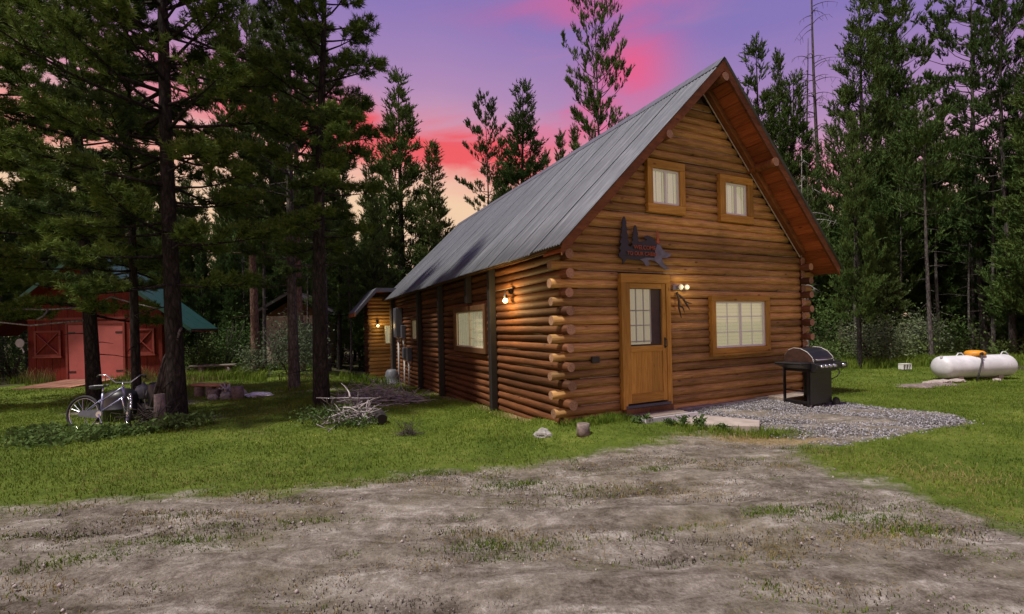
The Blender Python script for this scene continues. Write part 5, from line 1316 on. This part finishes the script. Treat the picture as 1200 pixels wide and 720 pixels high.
def vis(X, Y):   # inside the view cone with a margin, and not in the cabin
    u, v = to_uv(X, Y)
    c = (u > CAB_UV[0]) & (u < CAB_UV[1]) & (v > CAB_UV[2]) & (v < CAB_UV[3])
    p = ((v > 10.9) & (v < 15.1) & (u > -4.7) & (u < 0))
    s = ((u > -.1) & (u < 2.4) & (v > -1.7) & (v < 0)) & inside([to_xy(*q) for q in [(-.0+.75, -.05), (.75, -.68), (1.28, -1.0), (2.0, -1.6), (2.36, -1.4), (2.36, 0)]], X, Y)
    sh_ = (X > -17) & (X < -11.8) & (Y > 15.9) & (Y < 21.5)
    rmp = (X > -15.5) & (X < -13.3) & (Y > 14.2) & (Y < 16.3)
    return (np.abs(X) < 1.35*Y+2.0) & ~c & ~p & ~s & ~sh_ & ~rmp
def lawn():
    rng = np.random.default_rng(5); VG = []; VS = []
    for (n, y0, y1, h, w, pw) in ((285000, 3.2, 11, .036, .0100, .80), (115000, 10, 20, .045, .017, .85)):
        X, Y = scatter(n, -16, 17, y0, y1, rng, pw); k = vis(X, Y); X, Y = X[k], Y[k]
        R, G, B, d, gd = cover(X, Y)
        nn = np.array([noise.noise(Vector((a*1.3, b*1.3, 0))) for a, b in zip(X[::1], Y[::1])]) if False else (np.sin(X*2.1+1.3*np.sin(Y*1.7))*np.sin(Y*2.6+1.1*np.sin(X*1.9)))
        keep = rng.random(len(X)) < np.clip((1-R*1.35+.12*nn), 0.0, 1)*(1-.75*G)*np.clip(1-B*.8, .1, 1)
        keep &= ~((gd < .02))
        X, Y, R, G, nn = X[keep], Y[keep], R[keep], G[keep], nn[keep]
        hh = h*rng.uniform(.5, 1.25, len(X))*(1+.35*nn)
        st = rng.random(len(X)) < np.clip(.03+R*.35+G*.7+.05*nn, 0, .9)
        VG.append(blades(X[~st], Y[~st], hh[~st], w*rng.uniform(.6, 1.3, (~st).sum()), rng, .9)); VS.append(blades(X[st], Y[st], hh[st]*1.0, w*.6*rng.uniform(.6, 1.3, st.sum()), rng, 1.6))
    o = link('lawn_grass', tri_mesh('lawn_grass', np.concatenate(VG), M['grassblade']), kind='stuff'); tag(o, 'short green lawn grass round the cabin', 'grass')
    o = link('dry_grass', tri_mesh('dry_grass', np.concatenate(VS), M['straw']), kind='stuff'); tag(o, 'dry straw coloured blades mixed through the lawn', 'grass')
lawn()
def patches(name, spec, m, label, seed, w=.012, lean=1.0):
    rng = np.random.default_rng(seed); V = []
    for (cx, cy, sx, sy, n, h) in spec:
        X = cx+rng.normal(size=n)*sx; Y = cy+rng.normal(size=n)*sy; k = vis(X, Y); X, Y = X[k], Y[k]
        V.append(blades(X, Y, h*rng.uniform(.4, 1.3, len(X)), w*rng.uniform(.6, 1.4, len(X)), rng, lean))
    return tag(link(name, tri_mesh(name, np.concatenate(V), M[m]), kind='stuff'), label, 'grass')
rp_ = random.Random(12)
spec = [(2.05, 3.85, .16, .07, 700, .035), (2.75, 3.70, .22, .06, 500, .03), (2.9, 3.45, .18, .07, 350, .035), (-2.55, 3.55, .35, .09, 900, .03), (-3.1, 3.35, .25, .07, 400, .035), (-4.3, 3.4, .3, .1, 400, .04), (.0, 4.75, .18, .07, 500, .025), (-.45, 3.95, .2, .08, 400, .022), (1.5, 5.15, .2, .05, 350, .02), (-1.5, 3.9, .3, .05, 300, .02), (3.1, 3.1, .3, .06, 300, .02)]
for i in range(120): spec.append((rp_.uniform(-5, 4), rp_.uniform(2.2, 5.4), rp_.uniform(.08, .3), rp_.uniform(.03, .09), rp_.randint(40, 160), rp_.uniform(.01, .022)))
patches('dirt_weeds', spec, 'grassblade', 'small green grass patches growing in the bare dirt', 61, .007, 1.6)
spec = [(rp_.uniform(-5, 4.5), rp_.uniform(2.1, 5.6), rp_.uniform(.12, .4), rp_.uniform(.04, .14), rp_.randint(60, 200), rp_.uniform(.008, .018)) for i in range(190)]
spec += [(2.6, 3.35, .18, .08, 500, .03), (3.5, 6.35, .6, .2, 2600, .03), (4.3, 4.6, .4, .25, 700, .05)]
patches('dirt_straw', spec, 'straw', 'thin dry straw lying on the bare dirt', 62, .005, 2.2)
spec = [(rp_.uniform(-5, 4.5), rp_.uniform(2.0, 5.8), rp_.uniform(.15, .5), rp_.uniform(.03, .10), rp_.randint(50, 190), rp_.uniform(.004, .012)) for i in range(170)]
patches('dirt_litter', spec, 'litter', 'dark brown needles and bark bits lying on the bare dirt', 66, .006, 3.0)
# taller grass at the cabin foot, round trunks and along the forest edge
spec = []
for i in range(40):
    u = rp_.uniform(-.3, .7); x, y = to_xy(u, -.25+rp_.uniform(-.15, .1)); spec.append((x, y, .1, .05, 60, .10))
for i in range(60):
    x, y = to_xy(-.45+rp_.uniform(-.08, .05), rp_.uniform(.2, 10.5)); spec.append((x, y, .12, .12, 30, .07))
for x, y in ((-9.6, 10.7), (-7.35, 9.1), (-6.05, 8.4), (-3.95, 9.7), (-5.95, 12.7)): spec.append((x, y, .35, .3, 700, .16))
for u, v in ((1.6, -1.45), (1.9, -1.75), (1.25, -1.15), (2.1, -1.85)): x, y = to_xy(u, v); spec.append((x, y, .16, .12, 260, .10))
patches('tall_grass', spec, 'grassblade', 'taller grass tufts along the log walls and around the pine trunks', 63, .010, .8)
spec = [(rp_.uniform(-16.5, -5), rp_.uniform(15.8, 19.5), .5, .35, 620, .30) for i in range(75)] + [(rp_.uniform(8.5, 17), rp_.uniform(14.7, 16.2), .5, .2, 420, .28) for i in range(60)]
patches('meadow_grass', spec, 'grassblade', 'tall pale green meadow grass along the forest edge', 64, .022, .6)
spec = [(rp_.uniform(-16.9, -11.9), 15.8, .22, .12, 110, .5) for i in range(16)]+[(rp_.uniform(-13, -7), rp_.uniform(13.5, 17), .5, .3, 120, .25) for i in range(14)]
patches('meadow_straw', spec, 'straw', 'dry seeding grass by the shed wall and the benches', 65, .014, .6)
# broad-leaved weeds
def weeds(name, spec, m, label, seed, size=.07):
    V = [leaf_cloud(x, y, tz(x, y), r, h, n, size, seed+i, lobes=9) for i, (x, y, r, h, n) in enumerate(spec)]
    return tag(link(name, tri_mesh(name, np.concatenate(V), M[m]), kind='stuff'), label, 'weeds')
weeds('bicycle_weeds', [(-7.5, 7.55, .6, .16, 900), (-6.7, 7.5, .5, .17, 900), (-7.95, 7.75, .3, .12, 350), (-6.1, 7.6, .4, .18, 500), (-5.6, 7.9, .35, .25, 500), (-7.0, 7.25, .6, .10, 500)], 'weed', 'broad-leaved weeds growing over the bicycle wheels', 71, .075)
weeds('brush_weeds', [(-3.15, 7.95, .5, .28, 600), (-2.6, 7.8, .4, .18, 350), (-3.6, 8.5, .4, .25, 400)], 'weed', 'leafy weeds under the bleached branches', 75, .06)
# dandelion-like plants at the slab edge
wd = []
for u, v, h in ((1.18, -.98, .16), (1.55, -1.33, .10), (.85, -.62, .12), (1.32, -1.15, .22), (.72, -.58, .10), (1.05, -.85, .10)):
    x, y = to_xy(u, v); wd.append((x, y, .10, h, 70))
weeds('slab_weeds', wd, 'weed', 'dark leafy weeds at the edge of the concrete slab', 81, .07)
# dead bushy twig clump on the lawn
t = sticks('twig_clump', -1.62, 7.12, 46, (.12, .10), .1, .2, .42, 'darkstick', 'small clump of upright dead twigs on the lawn left of the cabin', 'twigs', 22, .003, .006, 1.6)
# undergrowth of the forest floor
weeds('undergrowth', [(rp_.uniform(9.5, 24), rp_.uniform(15.8, 21), .8, rp_.uniform(.4, 1.1), 420) for i in range(46)]+[(rp_.uniform(-26, -4.5), rp_.uniform(20, 25), .9, rp_.uniform(.4, 1.2), 380) for i in range(46)], 'needle_warm', 'low leafy undergrowth on the forest floor', 101, .11)
# more low shrubs along both edges, hiding the horizon between trunks
for i in range(10):
    x = 10.5+i*1.7+rp_.uniform(-.5, .5); y = 19+rp_.uniform(-1, 2.5)
    shrub('forest_shrub', x, y, 1.3, rp_.uniform(1.6, 2.8), 1700, .12, 'needle_far', 'dark shrub inside the forest right of the cabin', 300+i, 'dark shrubs inside the right forest')
for i in range(14):
    x = -25+i*1.6+rp_.uniform(-.5, .5); y = 25+rp_.uniform(-1, 3)
    shrub('forest_shrub', x, y, 1.4, rp_.uniform(1.6, 3.0), 1700, .12, 'needle_far', 'dark shrub inside the forest left of the cabin', 330+i, 'dark shrubs inside the left forest')

# ------------------------------------------------------------------ gravel pad
def gravel():
    rng = np.random.default_rng(17); P = np.array(GRAVEL); x0, y0 = P.min(0); x1, y1 = P.max(0); n = 26000
    X = rng.uniform(x0, x1, n); Y = rng.uniform(y0, y1, n); d = dist_poly(GRAVEL, X, Y); u, v = to_uv(X, Y)
    k = (d < .02+.05*rng.normal(size=n)) & ~((u > 0) & (u < 5.5) & (v > -.1)); 
    # thins out towards the far right end
    k &= rng.random(n) < np.clip(1.3-.45*np.clip(u-4.0, 0, 3), .12, 1)
    X, Y = X[k], Y[k]; n = len(X); Z = terrain(X, Y)+rng.uniform(0, .012, n)
    base = np.array([(1,0,0),(-1,0,0),(0,1,0),(0,-1,0),(0,0,1),(0,0,-1)], float); T = np.array([(0,2,4),(2,1,4),(1,3,4),(3,0,4),(2,0,5),(1,2,5),(3,1,5),(0,3,5)])
    s = rng.uniform(.008, .017, (n, 1, 1))*rng.uniform(.6, 1.3, (n, 1, 3)); B = base[None]*s+rng.normal(size=(n, 6, 3))*.003
    a = rng.uniform(0, 2*PI, n); b = rng.uniform(0, PI, n); ca, sa, cb, sb = np.cos(a), np.sin(a), np.cos(b), np.sin(b)
    R1 = np.zeros((n, 3, 3)); R1[:, 0, 0] = ca; R1[:, 0, 1] = -sa; R1[:, 1, 0] = sa; R1[:, 1, 1] = ca; R1[:, 2, 2] = 1
    R2 = np.zeros((n, 3, 3)); R2[:, 0, 0] = 1; R2[:, 1, 1] = cb; R2[:, 1, 2] = -sb; R2[:, 2, 1] = sb; R2[:, 2, 2] = cb
    B = np.einsum('nij,nkj->nki', R1@R2, B)+np.stack([X, Y, Z], 1)[:, None]
    F = (T[None]+np.arange(n)[:, None, None]*6).reshape(-1, 3)
    o = link('gravel', np_mesh('gravel', B.reshape(-1, 3), F, M['gravel']), kind='stuff'); tag(o, 'pale grey crushed gravel pad beside the cabin front', 'gravel')
gravel()

def clods():
    rng = np.random.default_rng(23); n = 5000
    Y = rng.uniform(1.9, 6.6, n); X = rng.uniform(-1.25, 1.25, n)*Y; d = dist_poly(DIRT, X, Y); k = d < -.05+.15*rng.normal(size=n); X, Y = X[k], Y[k]; n = len(X)
    base = np.array([(1,0,0),(-1,0,0),(0,1,0),(0,-1,0),(0,0,1),(0,0,-1)], float); T = np.array([(0,2,4),(2,1,4),(1,3,4),(3,0,4),(2,0,5),(1,2,5),(3,1,5),(0,3,5)])
    s_ = (.004+.012*rng.random((n, 1, 1))**4)*rng.uniform(.6, 1.4, (n, 1, 3)); B = base[None]*s_+rng.normal(size=(n, 6, 3))*.0015+np.stack([X, Y, terrain(X, Y)+.004], 1)[:, None]
    F = (T[None]+np.arange(n)[:, None, None]*6).reshape(-1, 3)
    o = link('dirt_crumbs', np_mesh('dirt_crumbs', B.reshape(-1, 3), F, M['clod']), kind='stuff'); tag(o, 'small stones and crumbs of earth strewn on the bare dirt', 'pebbles')
M['clod'] = simple('earth_crumb', (.24, .21, .195), .95, var=.7, scale=5, bmp=.3)
clods()
